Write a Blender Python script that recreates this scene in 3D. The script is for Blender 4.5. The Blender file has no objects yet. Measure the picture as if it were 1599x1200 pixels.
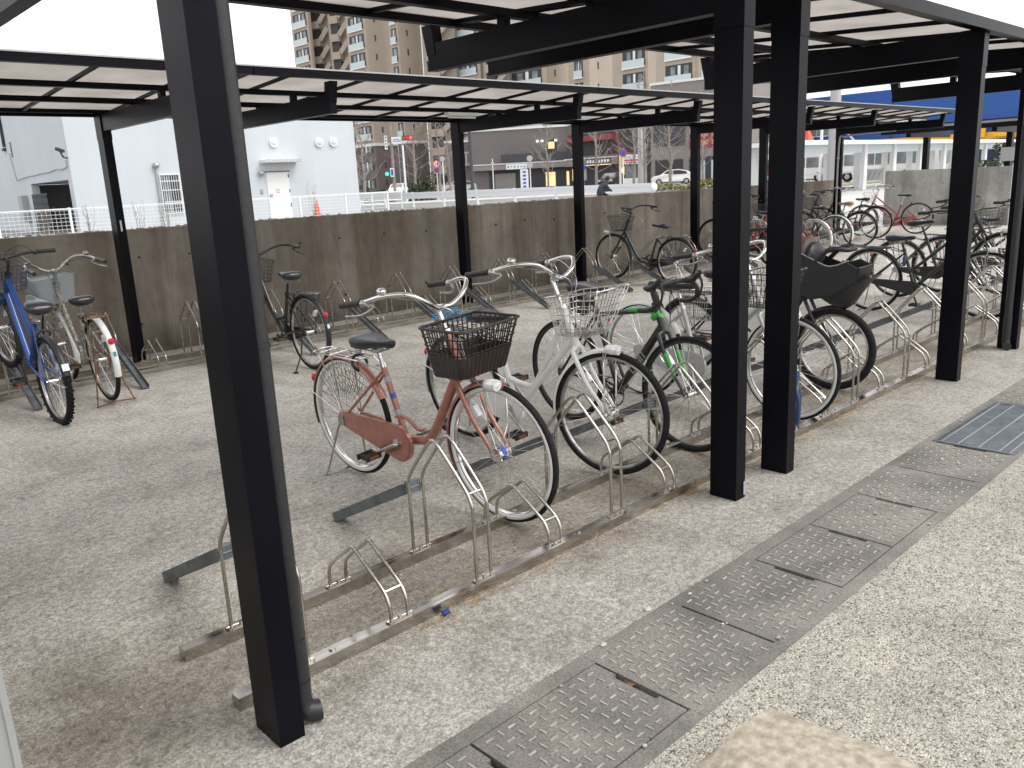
import bpy, math, random
from mathutils import Matrix, Vector
random.seed(7)
PI=math.pi; R_=math.radians
S=bpy.context.scene; C=S.collection
# ---------------------------------------------------------------- camera
f_px,yaw,pit,rol=1293.96,0.815657,0.239509,0.0492708
fw=Vector((math.cos(pit)*math.cos(yaw),math.cos(pit)*math.sin(yaw),-math.sin(pit)))
rt=Vector((math.sin(yaw),-math.cos(yaw),0)); dn=fw.cross(rt)
rt2=math.cos(rol)*rt+math.sin(rol)*dn; dn2=-math.sin(rol)*rt+math.cos(rol)*dn
cam=bpy.data.cameras.new('camera'); co=bpy.data.objects.new('camera',cam); C.objects.link(co)
m=Matrix((( rt2.x,-dn2.x,-fw.x,0),(rt2.y,-dn2.y,-fw.y,0),(rt2.z,-dn2.z,-fw.z,1.55),(0,0,0,1)))
co.matrix_world=m; cam.sensor_width=36; cam.lens=f_px/1599*36; cam.clip_end=3000; cam.clip_start=.02
cam.dof.use_dof=True; cam.dof.focus_distance=4.0; cam.dof.aperture_fstop=9
S.camera=co
# ---------------------------------------------------------------- world, sun, exposure
SUN_EL,SUN_ROT=R_(52),R_(150)
w=bpy.data.worlds.new('World'); S.world=w; w.use_nodes=True
nt=w.node_tree; nt.nodes.clear()
sky=nt.nodes.new('ShaderNodeTexSky'); sky.sky_type='NISHITA'; sky.sun_disc=False
sky.sun_elevation=SUN_EL; sky.sun_rotation=SUN_ROT; sky.dust_density=6; sky.air_density=1.0; sky.ozone_density=1
hs=nt.nodes.new('ShaderNodeHueSaturation'); hs.inputs['Saturation'].default_value=.10; hs.inputs['Value'].default_value=1.0
gm=nt.nodes.new('ShaderNodeMix'); gm.data_type='RGBA'; gm.inputs[0].default_value=.55
bgn=nt.nodes.new('ShaderNodeBackground'); bgn.inputs[1].default_value=.13
out=nt.nodes.new('ShaderNodeOutputWorld')
nt.links.new(sky.outputs[0],hs.inputs['Color']); nt.links.new(hs.outputs[0],gm.inputs['A'])
gm.inputs['B'].default_value=(12,12.1,12.4,1)      # even cloud deck mixed over the clear-sky gradient
nt.links.new(gm.outputs['Result'],bgn.inputs[0]); nt.links.new(bgn.outputs[0],out.inputs[0])
sl=bpy.data.lights.new('sun','SUN'); sl.energy=.8; sl.angle=R_(25); sl.color=(1,.96,.9)
so=bpy.data.objects.new('sun',sl); C.objects.link(so)
d=Vector((math.sin(SUN_ROT)*math.cos(SUN_EL),math.cos(SUN_ROT)*math.cos(SUN_EL),math.sin(SUN_EL)))
so.rotation_euler=d.to_track_quat('Z','Y').to_euler(); so.location=(0,0,30)
S.view_settings.view_transform='Standard'; S.view_settings.look='None'; S.view_settings.gamma=1
S.view_settings.exposure=0.52
try: S.cycles.max_bounces=8; S.cycles.transparent_max_bounces=16
except Exception: pass
# ---------------------------------------------------------------- materials
def nodes(name):
    m=bpy.data.materials.new(name); m.use_nodes=True; t=m.node_tree
    return m,t,t.nodes['Principled BSDF']
def mat(name,col,rough=.5,metal=0,var=.0,scale=8,bump=0,bscale=200,col2=None,coat=0,trans=0,emit=None,es=1,spec=None):
    m,t,b=nodes(name)
    b.inputs['Roughness'].default_value=rough; b.inputs['Metallic'].default_value=metal
    c=(*col,1)
    b.inputs['Base Color'].default_value=c
    if coat: b.inputs['Coat Weight'].default_value=coat
    if spec is not None: b.inputs['Specular IOR Level'].default_value=spec
    if trans: b.inputs['Transmission Weight'].default_value=trans
    if emit: b.inputs['Emission Color'].default_value=(*emit,1); b.inputs['Emission Strength'].default_value=es
    tc=t.nodes.new('ShaderNodeTexCoord')
    if var or col2:
        n=t.nodes.new('ShaderNodeTexNoise'); n.inputs['Scale'].default_value=scale; n.inputs['Detail'].default_value=6
        t.links.new(tc.outputs['Object'],n.inputs['Vector'])
        r=t.nodes.new('ShaderNodeValToRGB'); r.color_ramp.elements[0].position=.35; r.color_ramp.elements[1].position=.68
        a=col2 if col2 else tuple(max(0,x*(1-var)) for x in col)
        bb=col if col2 else tuple(x*(1+var) for x in col)
        r.color_ramp.elements[0].color=(*a,1); r.color_ramp.elements[1].color=(*bb,1)
        t.links.new(n.outputs[0],r.inputs[0]); t.links.new(r.outputs[0],b.inputs['Base Color'])
    if bump:
        n=t.nodes.new('ShaderNodeTexNoise'); n.inputs['Scale'].default_value=bscale; n.inputs['Detail'].default_value=4
        t.links.new(tc.outputs['Object'],n.inputs['Vector'])
        bp=t.nodes.new('ShaderNodeBump'); bp.inputs['Strength'].default_value=bump; bp.inputs['Distance'].default_value=.003
        t.links.new(n.outputs[0],bp.inputs['Height']); t.links.new(bp.outputs[0],b.inputs['Normal'])
    return m
class G:
    """tiny node-graph writer"""
    def __init__(s,name): s.m,s.t,s.b=nodes(name); s.tc=s.t.nodes.new('ShaderNodeTexCoord')
    def L(s,a,b): s.t.links.new(a,b)
    def map(s,scale=(1,1,1),loc=(0,0,0)):
        n=s.t.nodes.new('ShaderNodeMapping'); n.inputs['Scale'].default_value=scale; n.inputs['Location'].default_value=loc
        s.L(s.tc.outputs['Object'],n.inputs[0]); return n.outputs[0]
    def noise(s,sc,det=6,vec=None,rough=.55,dist=0):
        n=s.t.nodes.new('ShaderNodeTexNoise'); n.inputs['Scale'].default_value=sc; n.inputs['Detail'].default_value=det
        n.inputs['Roughness'].default_value=rough; n.inputs['Distortion'].default_value=dist
        s.L(vec or s.tc.outputs['Object'],n.inputs['Vector']); return n.outputs[0]
    def vor(s,sc,out='Distance',vec=None,feat='F1'):
        n=s.t.nodes.new('ShaderNodeTexVoronoi'); n.feature=feat; n.inputs['Scale'].default_value=sc
        s.L(vec or s.tc.outputs['Object'],n.inputs['Vector']); return n.outputs[out]
    def ramp(s,src,*stops):
        r=s.t.nodes.new('ShaderNodeValToRGB'); e=r.color_ramp.elements
        while len(e)<len(stops): e.new(.5)
        for i,(p,c) in enumerate(stops):
            e[i].position=p; e[i].color=(*c,1) if isinstance(c,tuple) else (c,c,c,1)
        s.L(src,r.inputs[0]); return r.outputs[0]
    def mix(s,a,b,fac,mode='MIX'):
        n=s.t.nodes.new('ShaderNodeMix'); n.data_type='RGBA'; n.blend_type=mode
        for i,v in ((0,fac),('A',a),('B',b)):
            if isinstance(v,tuple): n.inputs[i].default_value=(*v,1)
            elif isinstance(v,(int,float)): n.inputs[i].default_value=v
            else: s.L(v,n.inputs[i])
        return n.outputs['Result']
    def math(s,op,a,b=0):
        n=s.t.nodes.new('ShaderNodeMath'); n.operation=op
        for i,v in ((0,a),(1,b)):
            if isinstance(v,(int,float)): n.inputs[i].default_value=v
            else: s.L(v,n.inputs[i])
        return n.outputs[0]
    def xyz(s):
        n=s.t.nodes.new('ShaderNodeSeparateXYZ'); s.L(s.tc.outputs['Object'],n.inputs[0]); return n.outputs
    def bump(s,h,st=.4,dist=.004):
        n=s.t.nodes.new('ShaderNodeBump'); n.inputs['Strength'].default_value=st; n.inputs['Distance'].default_value=dist
        s.L(h,n.inputs['Height']); s.L(n.outputs[0],s.b.inputs['Normal'])
    def done(s,col,rough=.85):
        s.L(col,s.b.inputs['Base Color'])
        if isinstance(rough,(int,float)): s.b.inputs['Roughness'].default_value=rough
        else: s.L(rough,s.b.inputs['Roughness'])
        return s.m
def m_ground():
    g=G('worn_concrete'); x=g.xyz()
    big=g.noise(.55,5,dist=.2); med=g.noise(2.6,9,dist=.25,rough=.68); fine=g.noise(95,3); sp=g.vor(150,'Color')
    c=g.ramp(big,(.30,(.345,.328,.302)),(.55,(.395,.38,.352)),(.75,(.445,.43,.402)))
    c=g.mix(c,g.ramp(med,(.33,(.62,.605,.58)),(.5,(.95,.94,.925)),(.64,(1.14,1.14,1.13))),.7,'MULTIPLY')
    # grime that collects under the racks (two bands)
    ya=g.math('ABSOLUTE',g.math('SUBTRACT',x[1],2.52)); yb=g.math('ABSOLUTE',g.math('SUBTRACT',x[1],8.0))
    band=g.math('MINIMUM',ya,yb)
    band=g.math('ADD',band,g.math('MULTIPLY',g.noise(2.6,6,dist=1.2),.9))
    c=g.mix(c,g.ramp(band,(.50,(.56,.51,.46)),(.78,(.84,.82,.79)),(1.0,(1,1,1))),.75,'MULTIPLY')
    # pale scratches / lime scale
    sc=g.noise(5,9,vec=g.map((1,1.4,1),(3,1,0)),rough=.78,dist=.9)
    c=g.mix(c,(.46,.45,.43),g.ramp(sc,(.60,0.),(.70,.55)))
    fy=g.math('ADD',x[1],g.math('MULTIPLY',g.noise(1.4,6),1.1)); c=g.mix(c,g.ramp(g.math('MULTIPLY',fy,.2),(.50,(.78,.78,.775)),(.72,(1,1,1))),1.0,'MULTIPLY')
    gr=g.noise(34,5,rough=.75); c=g.mix(c,g.ramp(gr,(.36,(.55,.54,.52)),(.5,(1,1,1)),(.63,(1.38,1.37,1.35))),.7,'MULTIPLY')
    pits=g.noise(11,8,rough=.8); c=g.mix(c,g.ramp(pits,(.36,(.62,.60,.57)),(.46,(1,1,1))),.8,'MULTIPLY')
    # exposed aggregate everywhere, coarser near the drain
    s1=g.ramp(sp,(.15,(.50,.48,.45)),(.5,(1.0,1.0,.99)),(.85,(1.5,1.48,1.42)))
    c=g.mix(c,s1,.62,'MULTIPLY')
    dark=g.ramp(g.vor(30),(.0,(.35,.33,.30)),(.11,(.95,.95,.95)),(.2,(1,1,1)))
    c=g.mix(c,dark,.45,'MULTIPLY')
    h=g.math('ADD',g.math('MULTIPLY',fine,.6),g.math('MULTIPLY',g.vor(110),1.0))
    g.bump(h,.55,.005); return g.done(c,.9)
def m_pave():
    g=G('exposed_aggregate'); cell=g.vor(165,'Color'); dd=g.vor(165)
    bw=g.t.nodes.new('ShaderNodeSeparateColor'); g.L(cell,bw.inputs[0])
    c=g.ramp(bw.outputs[0],(.0,(.10,.09,.08)),(.15,(.28,.262,.23)),(.36,(.41,.39,.345)),(.75,(.49,.47,.42)),(1.,(.60,.58,.53)))
    c=g.mix(c,g.ramp(dd,(.30,(1,1,1)),(.62,(.58,.55,.51))),.6,'MULTIPLY')
    c=g.mix(c,g.ramp(g.noise(1.7,9,rough=.7),(.34,(.74,.73,.71)),(.5,(.98,.98,.97)),(.66,(1.14,1.14,1.12))),.9,'MULTIPLY')
    c=g.mix(c,g.ramp(g.noise(28,4,rough=.7),(.35,(.70,.68,.65)),(.6,(1.12,1.12,1.1))),.7,'MULTIPLY')
    g.bump(g.math('SUBTRACT',1.0,dd),.75,.006); return g.done(c,.85)
def m_wall(name,base,streak,lo=.6):
    g=G(name); v=g.noise(1,8,vec=g.map((5,5,.45)),rough=.7,dist=.3); b=g.noise(1.1,6)
    c=g.ramp(b,(.3,tuple(k*.72 for k in base)),(.7,tuple(k*1.2 for k in base)))
    c=g.mix(c,g.ramp(v,(.32,streak),(.52,(.95,.95,.95)),(.70,(1.22,1.2,1.17))),.75,'MULTIPLY')
    c=g.mix(c,g.ramp(g.noise(7,8,rough=.75),(.36,(.78,.77,.75)),(.5,(1,1,1)),(.66,(1.15,1.15,1.14))),.7,'MULTIPLY')
    v2=g.noise(1,5,vec=g.map((2.2,2.2,.25),(5,0,0)),dist=.3)
    c=g.mix(c,g.ramp(v2,(.40,(.55,.50,.44)),(.56,(1,1,1))),.7,'MULTIPLY')
    z=g.xyz()[2]; gz=g.math('ADD',z,g.math('MULTIPLY',g.noise(3,5),.5))
    c=g.mix(c,g.ramp(gz,(.28,(.45,.42,.38)),(.62,(1,1,1))),.7,'MULTIPLY')
    g.bump(g.noise(60,4),.25,.003); return g.done(c,.85)
def m_cover():
    g=G('cast_iron_cover'); a=g.noise(2.4,6,dist=.8); f=g.noise(120,4)
    c=g.ramp(a,(.3,(.105,.099,.090)),(.52,(.172,.162,.147)),(.72,(.235,.220,.197)))
    c=g.mix(c,g.ramp(f,(.35,(.6,.6,.6)),(.65,(1.35,1.33,1.3))),.75,'MULTIPLY')
    g.bump(f,.4,.003); return g.done(c,.75)
def m_steel():
    g=G('stainless_steel'); n=g.noise(6,5); s=g.noise(1,4,vec=g.map((3,60,60)))
    c=g.ramp(n,(.3,(.38,.35,.31)),(.7,(.62,.59,.55)))
    g.b.inputs['Metallic'].default_value=1
    return g.done(c,g.ramp(s,(.3,.10),(.7,.32)))
def m_panel():
    m,t,b=nodes('smoked_polycarbonate'); o=t.nodes['Material Output']
    tr=t.nodes.new('ShaderNodeBsdfTranslucent'); tr.inputs[0].default_value=(.5,.47,.45,1)
    tp=t.nodes.new('ShaderNodeBsdfTransparent'); tp.inputs[0].default_value=(.58,.56,.54,1)
    b.inputs['Base Color'].default_value=(.26,.235,.22,1); b.inputs['Roughness'].default_value=.25
    tc=t.nodes.new('ShaderNodeTexCoord'); n=t.nodes.new('ShaderNodeTexNoise'); n.inputs['Scale'].default_value=2.5; n.inputs['Detail'].default_value=6
    t.links.new(tc.outputs['Object'],n.inputs['Vector'])
    r=t.nodes.new('ShaderNodeValToRGB'); r.color_ramp.elements[0].position=.3; r.color_ramp.elements[1].position=.75
    r.color_ramp.elements[0].color=(.49,.465,.44,1); r.color_ramp.elements[1].color=(.63,.605,.58,1)
    t.links.new(n.outputs[0],r.inputs[0]); t.links.new(r.outputs[0],tr.inputs[0])
    a=t.nodes.new('ShaderNodeMixShader'); a.inputs[0].default_value=.26
    c=t.nodes.new('ShaderNodeMixShader'); c.inputs[0].default_value=.12
    t.links.new(tr.outputs[0],a.inputs[1]); t.links.new(tp.outputs[0],a.inputs[2])
    t.links.new(a.outputs[0],c.inputs[1]); t.links.new(b.outputs[0],c.inputs[2]); t.links.new(c.outputs[0],o.inputs[0]); return m
def m_glass(name,col,mixf=.6,rough=.05):
    m,t,b=nodes(name); o=t.nodes['Material Output']
    tp=t.nodes.new('ShaderNodeBsdfTransparent'); tp.inputs[0].default_value=(*col,1)
    b.inputs['Base Color'].default_value=(*[k*.5 for k in col],1); b.inputs['Roughness'].default_value=rough
    a=t.nodes.new('ShaderNodeMixShader'); a.inputs[0].default_value=mixf
    t.links.new(b.outputs[0],a.inputs[1]); t.links.new(tp.outputs[0],a.inputs[2]); t.links.new(a.outputs[0],o.inputs[0]); return m
def m_white():
    g=G('white_painted_wall'); v=g.noise(1,8,vec=g.map((1.1,1.1,.12)),rough=.7); b=g.noise(.4,5)
    c=g.ramp(v,(.36,(.50,.535,.56)),(.55,(.52,.555,.58)),(.7,(.53,.565,.59)))
    c=g.mix(c,g.ramp(b,(.3,(.95,.95,.95)),(.7,(1.02,1.02,1.02))),.8,'MULTIPLY'); return g.done(c,.8)
M={}
M['ground']=m_ground(); M['pave']=m_pave(); M['cover']=m_cover(); M['steel']=m_steel(); M['panel']=m_panel()
M['wall']=m_wall('stained_concrete_wall',(.25,.22,.185),(.55,.51,.47))
M['wall2']=m_wall('pale_concrete_wall',(.31,.31,.285),(.72,.72,.70))
M['bronze']=mat('dark_bronze_aluminium',(.0036,.0034,.0060),.34,0,var=.3,scale=2.5,bump=.08,bscale=260,spec=.10)
M['galv']=mat('galvanised_steel',(.15,.165,.175),.5,.5,var=.28,scale=14)
M['chrome']=mat('chrome',(.72,.71,.69),.16,1,var=.12,scale=20)
M['dull']=mat('dull_alloy',(.46,.455,.44),.34,1,var=.2,scale=30)
M['rubber']=mat('tyre_rubber',(.012,.012,.0135),.8,var=.3,scale=30,bump=.2,bscale=300,spec=.25)
M['blackp']=mat('black_plastic',(.018,.018,.020),.42,var=.2,scale=40)
M['saddle']=mat('black_vinyl',(.020,.020,.026),.30,var=.2,scale=12,coat=.15)
M['blackpaint']=mat('black_paint',(.014,.014,.016),.25,coat=.4)
M['copper']=mat('copper_pink_paint',(.37,.15,.115),.32,.30,var=.10,scale=18,coat=.5)
M['white']=mat('white_paint',(.72,.72,.70),.28,coat=.4,var=.05,scale=12)
M['silverp']=mat('silver_paint',(.50,.51,.50),.32,.5,var=.08)
M['bluep']=mat('blue_paint',(.009,.055,.22),.28,.25,coat=.4,var=.1)
M['greenp']=mat('dark_green_paint',(.020,.034,.032),.28,.3,coat=.4)
M['navyp']=mat('navy_paint',(.015,.022,.06),.3,coat=.4)
M['redp']=mat('red_paint',(.26,.022,.02),.3,coat=.4)
M['pinkp']=mat('pink_red_paint',(.46,.10,.11),.3,coat=.4)
M['limep']=mat('lime_green_paint',(.035,.33,.035),.3,coat=.3)
M['aged']=mat('mottled_aged_silver',(.50,.485,.44),.55,.3,col2=(.12,.10,.08),scale=55)
M['rust']=mat('rusty_steel',(.30,.17,.085),.75,.2,col2=(.10,.045,.025),scale=40)
M['brown']=mat('dark_brown_resin',(.020,.0135,.012),.45,var=.25,scale=30)
M['greyb']=mat('clear_grey_resin',(.36,.40,.41),.35)
M['greyw']=mat('grey_rim',(.40,.40,.39),.35,.6)
M['creamw']=mat('cream_sidewall',(.66,.65,.63),.6,var=.08)
M['redlens']=mat('red_reflector',(.55,.012,.014),.15,coat=.6)
M['lens']=mat('clear_lens',(.75,.76,.76),.08,.2,coat=.8)
M['bluecord']=mat('light_blue_cord',(.10,.30,.50),.6)
M['bluelock']=mat('navy_lock',(.018,.05,.14),.4)
M['brownl']=mat('brown_leatherette',(.085,.055,.040),.5)
M['tan']=mat('tan_saddle',(.30,.17,.10),.5)
M['wb']=m_white()
M['wbs']=mat('white_painted_trim',(.72,.72,.71),.6)
M['whitem']=mat('white_metal',(.74,.75,.76),.4)
M['gravel']=mat('pale_gravel',(.52,.49,.45),.9,col2=(.16,.14,.12),scale=45,bump=.8,bscale=60)
M['asph']=mat('street_surface',(.22,.22,.215),.9,var=.12,scale=.8)
M['pale']=mat('pale_pavement',(.46,.455,.44),.9,var=.07,scale=.7)
M['tile']=mat('tan_tile',(.39,.325,.26),.7,var=.06,scale=.25)
M['tile2']=mat('tan_tile_grey',(.31,.27,.225),.7,var=.06,scale=.25)
M['btile']=mat('brown_brick_tile',(.15,.12,.115),.75,var=.12,scale=.3)
M['rail']=mat('frosted_balcony_glass',(.50,.57,.58),.3)
M['dark']=mat('dark_opening',(.035,.034,.036),.6)
M['win']=mat('window_glass',(.16,.19,.21),.12,var=.5,scale=.6,spec=.8)
M['mall']=mat('taupe_cladding',(.155,.138,.132),.7,var=.05,scale=.3)
M['mall2']=mat('pale_taupe_cladding',(.235,.21,.195),.7,var=.05,scale=.3)
M['red']=mat('red_awning',(.25,.04,.05),.7)
M['orange']=mat('orange_sign',(.55,.20,.10),.6,var=.5,scale=1.5)
M['amber']=mat('amber_lit_window',(.5,.35,.15),.5,emit=(1,.72,.35),es=.7)
M['lampw']=mat('lit_lamp',(.9,.9,.8),.4,emit=(1,.95,.8),es=1.6)
M['redlamp']=mat('lit_red_signal',(.7,.05,.05),.4,emit=(1,.10,.08),es=1.0)
M['grlamp']=mat('lit_green_signal',(.05,.6,.4),.4,emit=(.05,.9,.55),es=.6)
M['blue']=mat('store_blue_cladding',(.010,.075,.30),.5,var=.04,scale=.1)
M['dblue']=mat('dark_blue_base',(.012,.022,.07),.5)
M['yellow']=mat('store_yellow_band',(.80,.42,.02),.5)
M['signw']=mat('white_sign',(.75,.76,.77),.5)
M['ink']=mat('sign_ink',(.05,.05,.06),.6)
M['signb']=mat('blue_sign',(.03,.09,.42),.4)
M['bark']=mat('pale_winter_bark',(.26,.225,.20),.85,var=.25,scale=5)
M['barkr']=mat('reddish_twigs',(.16,.075,.06),.85)
M['twig']=mat('dry_twig',(.20,.17,.12),.85)
M['leaf']=mat('hedge_leaf',(.04,.055,.022),.7,var=.5,scale=6)
M['leafy']=mat('yellow_green_leaf',(.20,.19,.05),.7,var=.5,scale=6)
M['straw']=mat('dry_straw',(.34,.22,.11),.8,var=.4,scale=20)
M['cone']=mat('orange_cone',(.65,.09,.04),.5)
M['coat']=mat('dark_jacket',(.025,.027,.035),.8)
M['skin']=mat('skin',(.42,.26,.19),.6)
M['hair']=mat('dark_hair',(.02,.018,.016),.6)
M['greypaint']=mat('grey_painted_metal',(.32,.325,.32),.5,var=.04)
M['stone']=mat('granite_bollard',(.42,.38,.30),.9,col2=(.25,.205,.155),scale=60,bump=1,bscale=140)
M['pillar']=mat('grey_rendered_wall',(.30,.305,.29),.85,var=.10,scale=5,bump=.2,bscale=150)
M['mesh']=mat('grey_grating',(.27,.31,.35),.6,.1,var=.25,scale=6)
M['amberlens']=mat('amber_pedal_reflector',(.26,.085,.02),.25)
M['teal']=mat('teal_panel',(.04,.22,.27),.5)
M['tread']=mat('worn_tread_top',(.33,.31,.28),.6,var=.3,scale=30)
M['foam']=mat('grey_sticker',(.32,.33,.36),.5)
# ---------------------------------------------------------------- mesh builder
class MB:
    def __init__(s): s.v=[]; s.f=[]; s.mi=[]; s.sm=[]; s.k=0
    def add(s,vs,fs,smooth=False):
        o=len(s.v); s.v+= [tuple(v) for v in vs]
        for f in fs: s.f.append([i+o for i in f]); s.mi.append(s.k); s.sm.append(smooth)
        return s
    def box(s,a,b,rot=None,c=None):
        x0,y0,z0=a; x1,y1,z1=b
        vs=[Vector(p) for p in ((x0,y0,z0),(x1,y0,z0),(x1,y1,z0),(x0,y1,z0),(x0,y0,z1),(x1,y0,z1),(x1,y1,z1),(x0,y1,z1))]
        if rot is not None:
            c=Vector(c) if c is not None else sum(vs,Vector())/8
            vs=[c+rot@(v-c) for v in vs]
        return s.add(vs,[(0,3,2,1),(4,5,6,7),(0,1,5,4),(1,2,6,5),(2,3,7,6),(3,0,4,7)])
    def cbox(s,c,sz,rot=None):
        return s.box([c[i]-sz[i]/2 for i in range(3)],[c[i]+sz[i]/2 for i in range(3)],rot)
    def bar(s,p,q,wd,ht,up=(0,0,1)):
        p=Vector(p);q=Vector(q);t=(q-p).normalized();u=Vector(up);sd=t.cross(u).normalized();u=sd.cross(t)
        vs=[]
        for c in (p,q):
            for a,b in ((-1,-1),(1,-1),(1,1),(-1,1)): vs.append(c+sd*a*wd/2+u*b*ht/2)
        return s.add(vs,[(3,2,1,0),(4,5,6,7),(0,1,5,4),(1,2,6,5),(2,3,7,6),(3,0,4,7)])
    def tube(s,pts,r,n=8,smooth=True,curve=0,closed=False,cap=True):
        P=[Vector(p) for p in pts]
        if curve and len(P)>2:
            Q=[];N=len(P)
            for i in range(N-1 if not closed else N):
                p0=P[(i-1)%N] if closed or i>0 else P[0]; p1=P[i%N]; p2=P[(i+1)%N]; p3=P[(i+2)%N] if closed or i+2<N else P[-1]
                for k in range(curve):
                    t=k/curve
                    Q.append(.5*((2*p1)+(p2-p0)*t+(2*p0-5*p1+4*p2-p3)*t*t+(3*p1-p0-3*p2+p3)*t**3))
            if not closed: Q.append(P[-1])
            if isinstance(r,(list,tuple)):
                r=[r[min(len(r)-1,int(i/curve))]+(r[min(len(r)-1,int(i/curve)+1)]-r[min(len(r)-1,int(i/curve))])*((i/curve)%1) for i in range(len(Q))]
            P=Q
        N=len(P); rr=r if isinstance(r,(list,tuple)) else [r]*N
        vs=[]; t0=None; u=None
        for i in range(N):
            if closed: t=(P[(i+1)%N]-P[i-1]).normalized()
            else: t=(P[min(i+1,N-1)]-P[max(i-1,0)]).normalized()
            if u is None:
                u=t.orthogonal().normalized()
            else:
                u=(u-t*u.dot(t)).normalized()
            w_=t.cross(u)
            for k in range(n):
                a=2*PI*k/n; vs.append(P[i]+(u*math.cos(a)+w_*math.sin(a))*rr[i])
        fs=[]
        for i in range(N if closed else N-1):
            j=(i+1)%N
            for k in range(n): fs.append((i*n+k,i*n+(k+1)%n,j*n+(k+1)%n,j*n+k))
        if not closed and cap: fs.append(tuple(reversed(range(n)))); fs.append(tuple((N-1)*n+k for k in range(n)))
        return s.add(vs,fs,smooth)
    def torus(s,c,R,r,N=48,n=8,a0=0,a1=2*PI,rz=None,smooth=True):   # in the xz plane
        rz=rz or r; full=abs(a1-a0-2*PI)<1e-6; vs=[]; K=N if full else N+1
        for i in range(K):
            a=a0+(a1-a0)*i/N
            for k in range(n):
                b=2*PI*k/n; q=R+r*math.cos(b)
                vs.append((c[0]+q*math.cos(a),c[1]+rz*math.sin(b),c[2]+q*math.sin(a)))
        fs=[]
        for i in range(N):
            j=(i+1)%K
            for k in range(n): fs.append((i*n+k,i*n+(k+1)%n,j*n+(k+1)%n,j*n+k))
        return s.add(vs,fs,smooth)
    def arc(s,c,R,a0,a1,w_,dep,N=26,th=.003):      # mudguard: curved strip in the xz plane
        vs=[];prof=[(-1,0),(-.7,.72),(0,1),(.7,.72),(1,0)]
        for i in range(N+1):
            a=a0+(a1-a0)*i/N
            for (u,v) in prof+[(p[0]*.97,p[1]-th/max(dep,.001)) for p in reversed(prof)]:
                q=R+dep*(v-1)
                vs.append((c[0]+q*math.cos(a),c[1]+u*w_,c[2]+q*math.sin(a)))
        n=10; fs=[(i*n+k,i*n+(k+1)%n,(i+1)*n+(k+1)%n,(i+1)*n+k) for i in range(N) for k in range(n)]
        fs.append(tuple(reversed(range(n)))); fs.append(tuple(N*n+k for k in range(n)))
        return s.add(vs,fs,True)
    def prism(s,pts,y0,y1,axis='y'):   # outline in xz (axis y), xy (axis z), yz (axis x)
        n=len(pts)
        def P(a,b,h): return {'y':(a,h,b),'z':(a,b,h),'x':(h,a,b)}[axis]
        vs=[P(a,b,y0) for a,b in pts]+[P(a,b,y1) for a,b in pts]
        fs=[tuple(range(n)),tuple(reversed(range(n,2*n)))]+[(i,i+n,(i+1)%n+n,(i+1)%n) for i in range(n)]
        return s.add(vs,fs)
    def loft(s,rings,smooth=True,caps=True):
        n=len(rings[0]); vs=[p for r in rings for p in r]
        fs=[(i*n+k,i*n+(k+1)%n,(i+1)*n+(k+1)%n,(i+1)*n+k) for i in range(len(rings)-1) for k in range(n)]
        if caps: fs.append(tuple(reversed(range(n)))); fs.append(tuple((len(rings)-1)*n+k for k in range(n)))
        return s.add(vs,fs,smooth)
    def ball(s,c,r,n=12,sc=(1,1,1)):
        rings=[]
        for i in range(1,n//2):
            a=PI*i/(n//2); rings.append([(c[0]+sc[0]*r*math.sin(a)*math.cos(2*PI*k/n),c[1]+sc[1]*r*math.sin(a)*math.sin(2*PI*k/n),c[2]+sc[2]*r*math.cos(a)) for k in range(n)])
        return s.loft(rings)
    def cyl(s,p,q,r,n=14,r2=None): return s.tube([p,q],[r,r2 if r2 is not None else r],n)
    def xf(s,mx,start=0):
        for i in range(start,len(s.v)): s.v[i]=tuple(mx@Vector(s.v[i]))
        return s
    def build(s,name,mats,parent=None,loc=None,label=None):
        me=bpy.data.meshes.new(name); me.from_pydata(s.v,[],s.f)
        if not isinstance(mats,(list,tuple)): mats=[mats]
        for q in mats: me.materials.append(M[q] if isinstance(q,str) else q)
        me.polygons.foreach_set('material_index',s.mi); me.polygons.foreach_set('use_smooth',s.sm); me.update()
        if any(s.sm):
            try: me.set_sharp_from_angle(angle=R_(50))
            except Exception: pass
        o=bpy.data.objects.new(name,me); C.objects.link(o)
        if parent is not None: o.parent=parent
        if loc: o.location=loc
        if label: o['label']=label
        return o
def tag(o,label=None,cat=None,group=None,kind=None):
    if label: o['label']=label
    if cat: o['category']=cat
    if group: o['group']=group
    if kind: o['kind']=kind
    return o
def thing(name,label,cat,loc=(0,0,0),rz=0,group=None):
    o=bpy.data.objects.new(name,None); C.objects.link(o); o.empty_display_size=.2
    o.location=loc; o.rotation_euler=(0,0,rz); return tag(o,label,cat,group)
def struct(o): o['kind']='structure'; return o
def copy_tree(o,parent=None):
    c=o.copy(); C.objects.link(c)
    if parent is not None: c.parent=parent
    for ch in list(o.children): copy_tree(ch,c)
    return c
# bearings: compass angle (degrees from +X) of a survey line from the entrance point (0,0)
_B={0:77.26,100:73.96,200:70.45,300:66.74,400:62.85,500:58.8,600:54.63,700:50.37,800:46.06,900:41.77,1000:37.53,1100:33.39,1200:29.39,1300:25.55,1400:21.9,1500:18.46,1600:15.22}
def brg(u):
    a=int(min(max(u,0),1599)//100)*100; return R_(_B[a]+(_B[a+100]-_B[a])*(u-a)/100)
def far(u,D,z=0): b=brg(u); return Vector((math.cos(b)*D,math.sin(b)*D,z))
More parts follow.
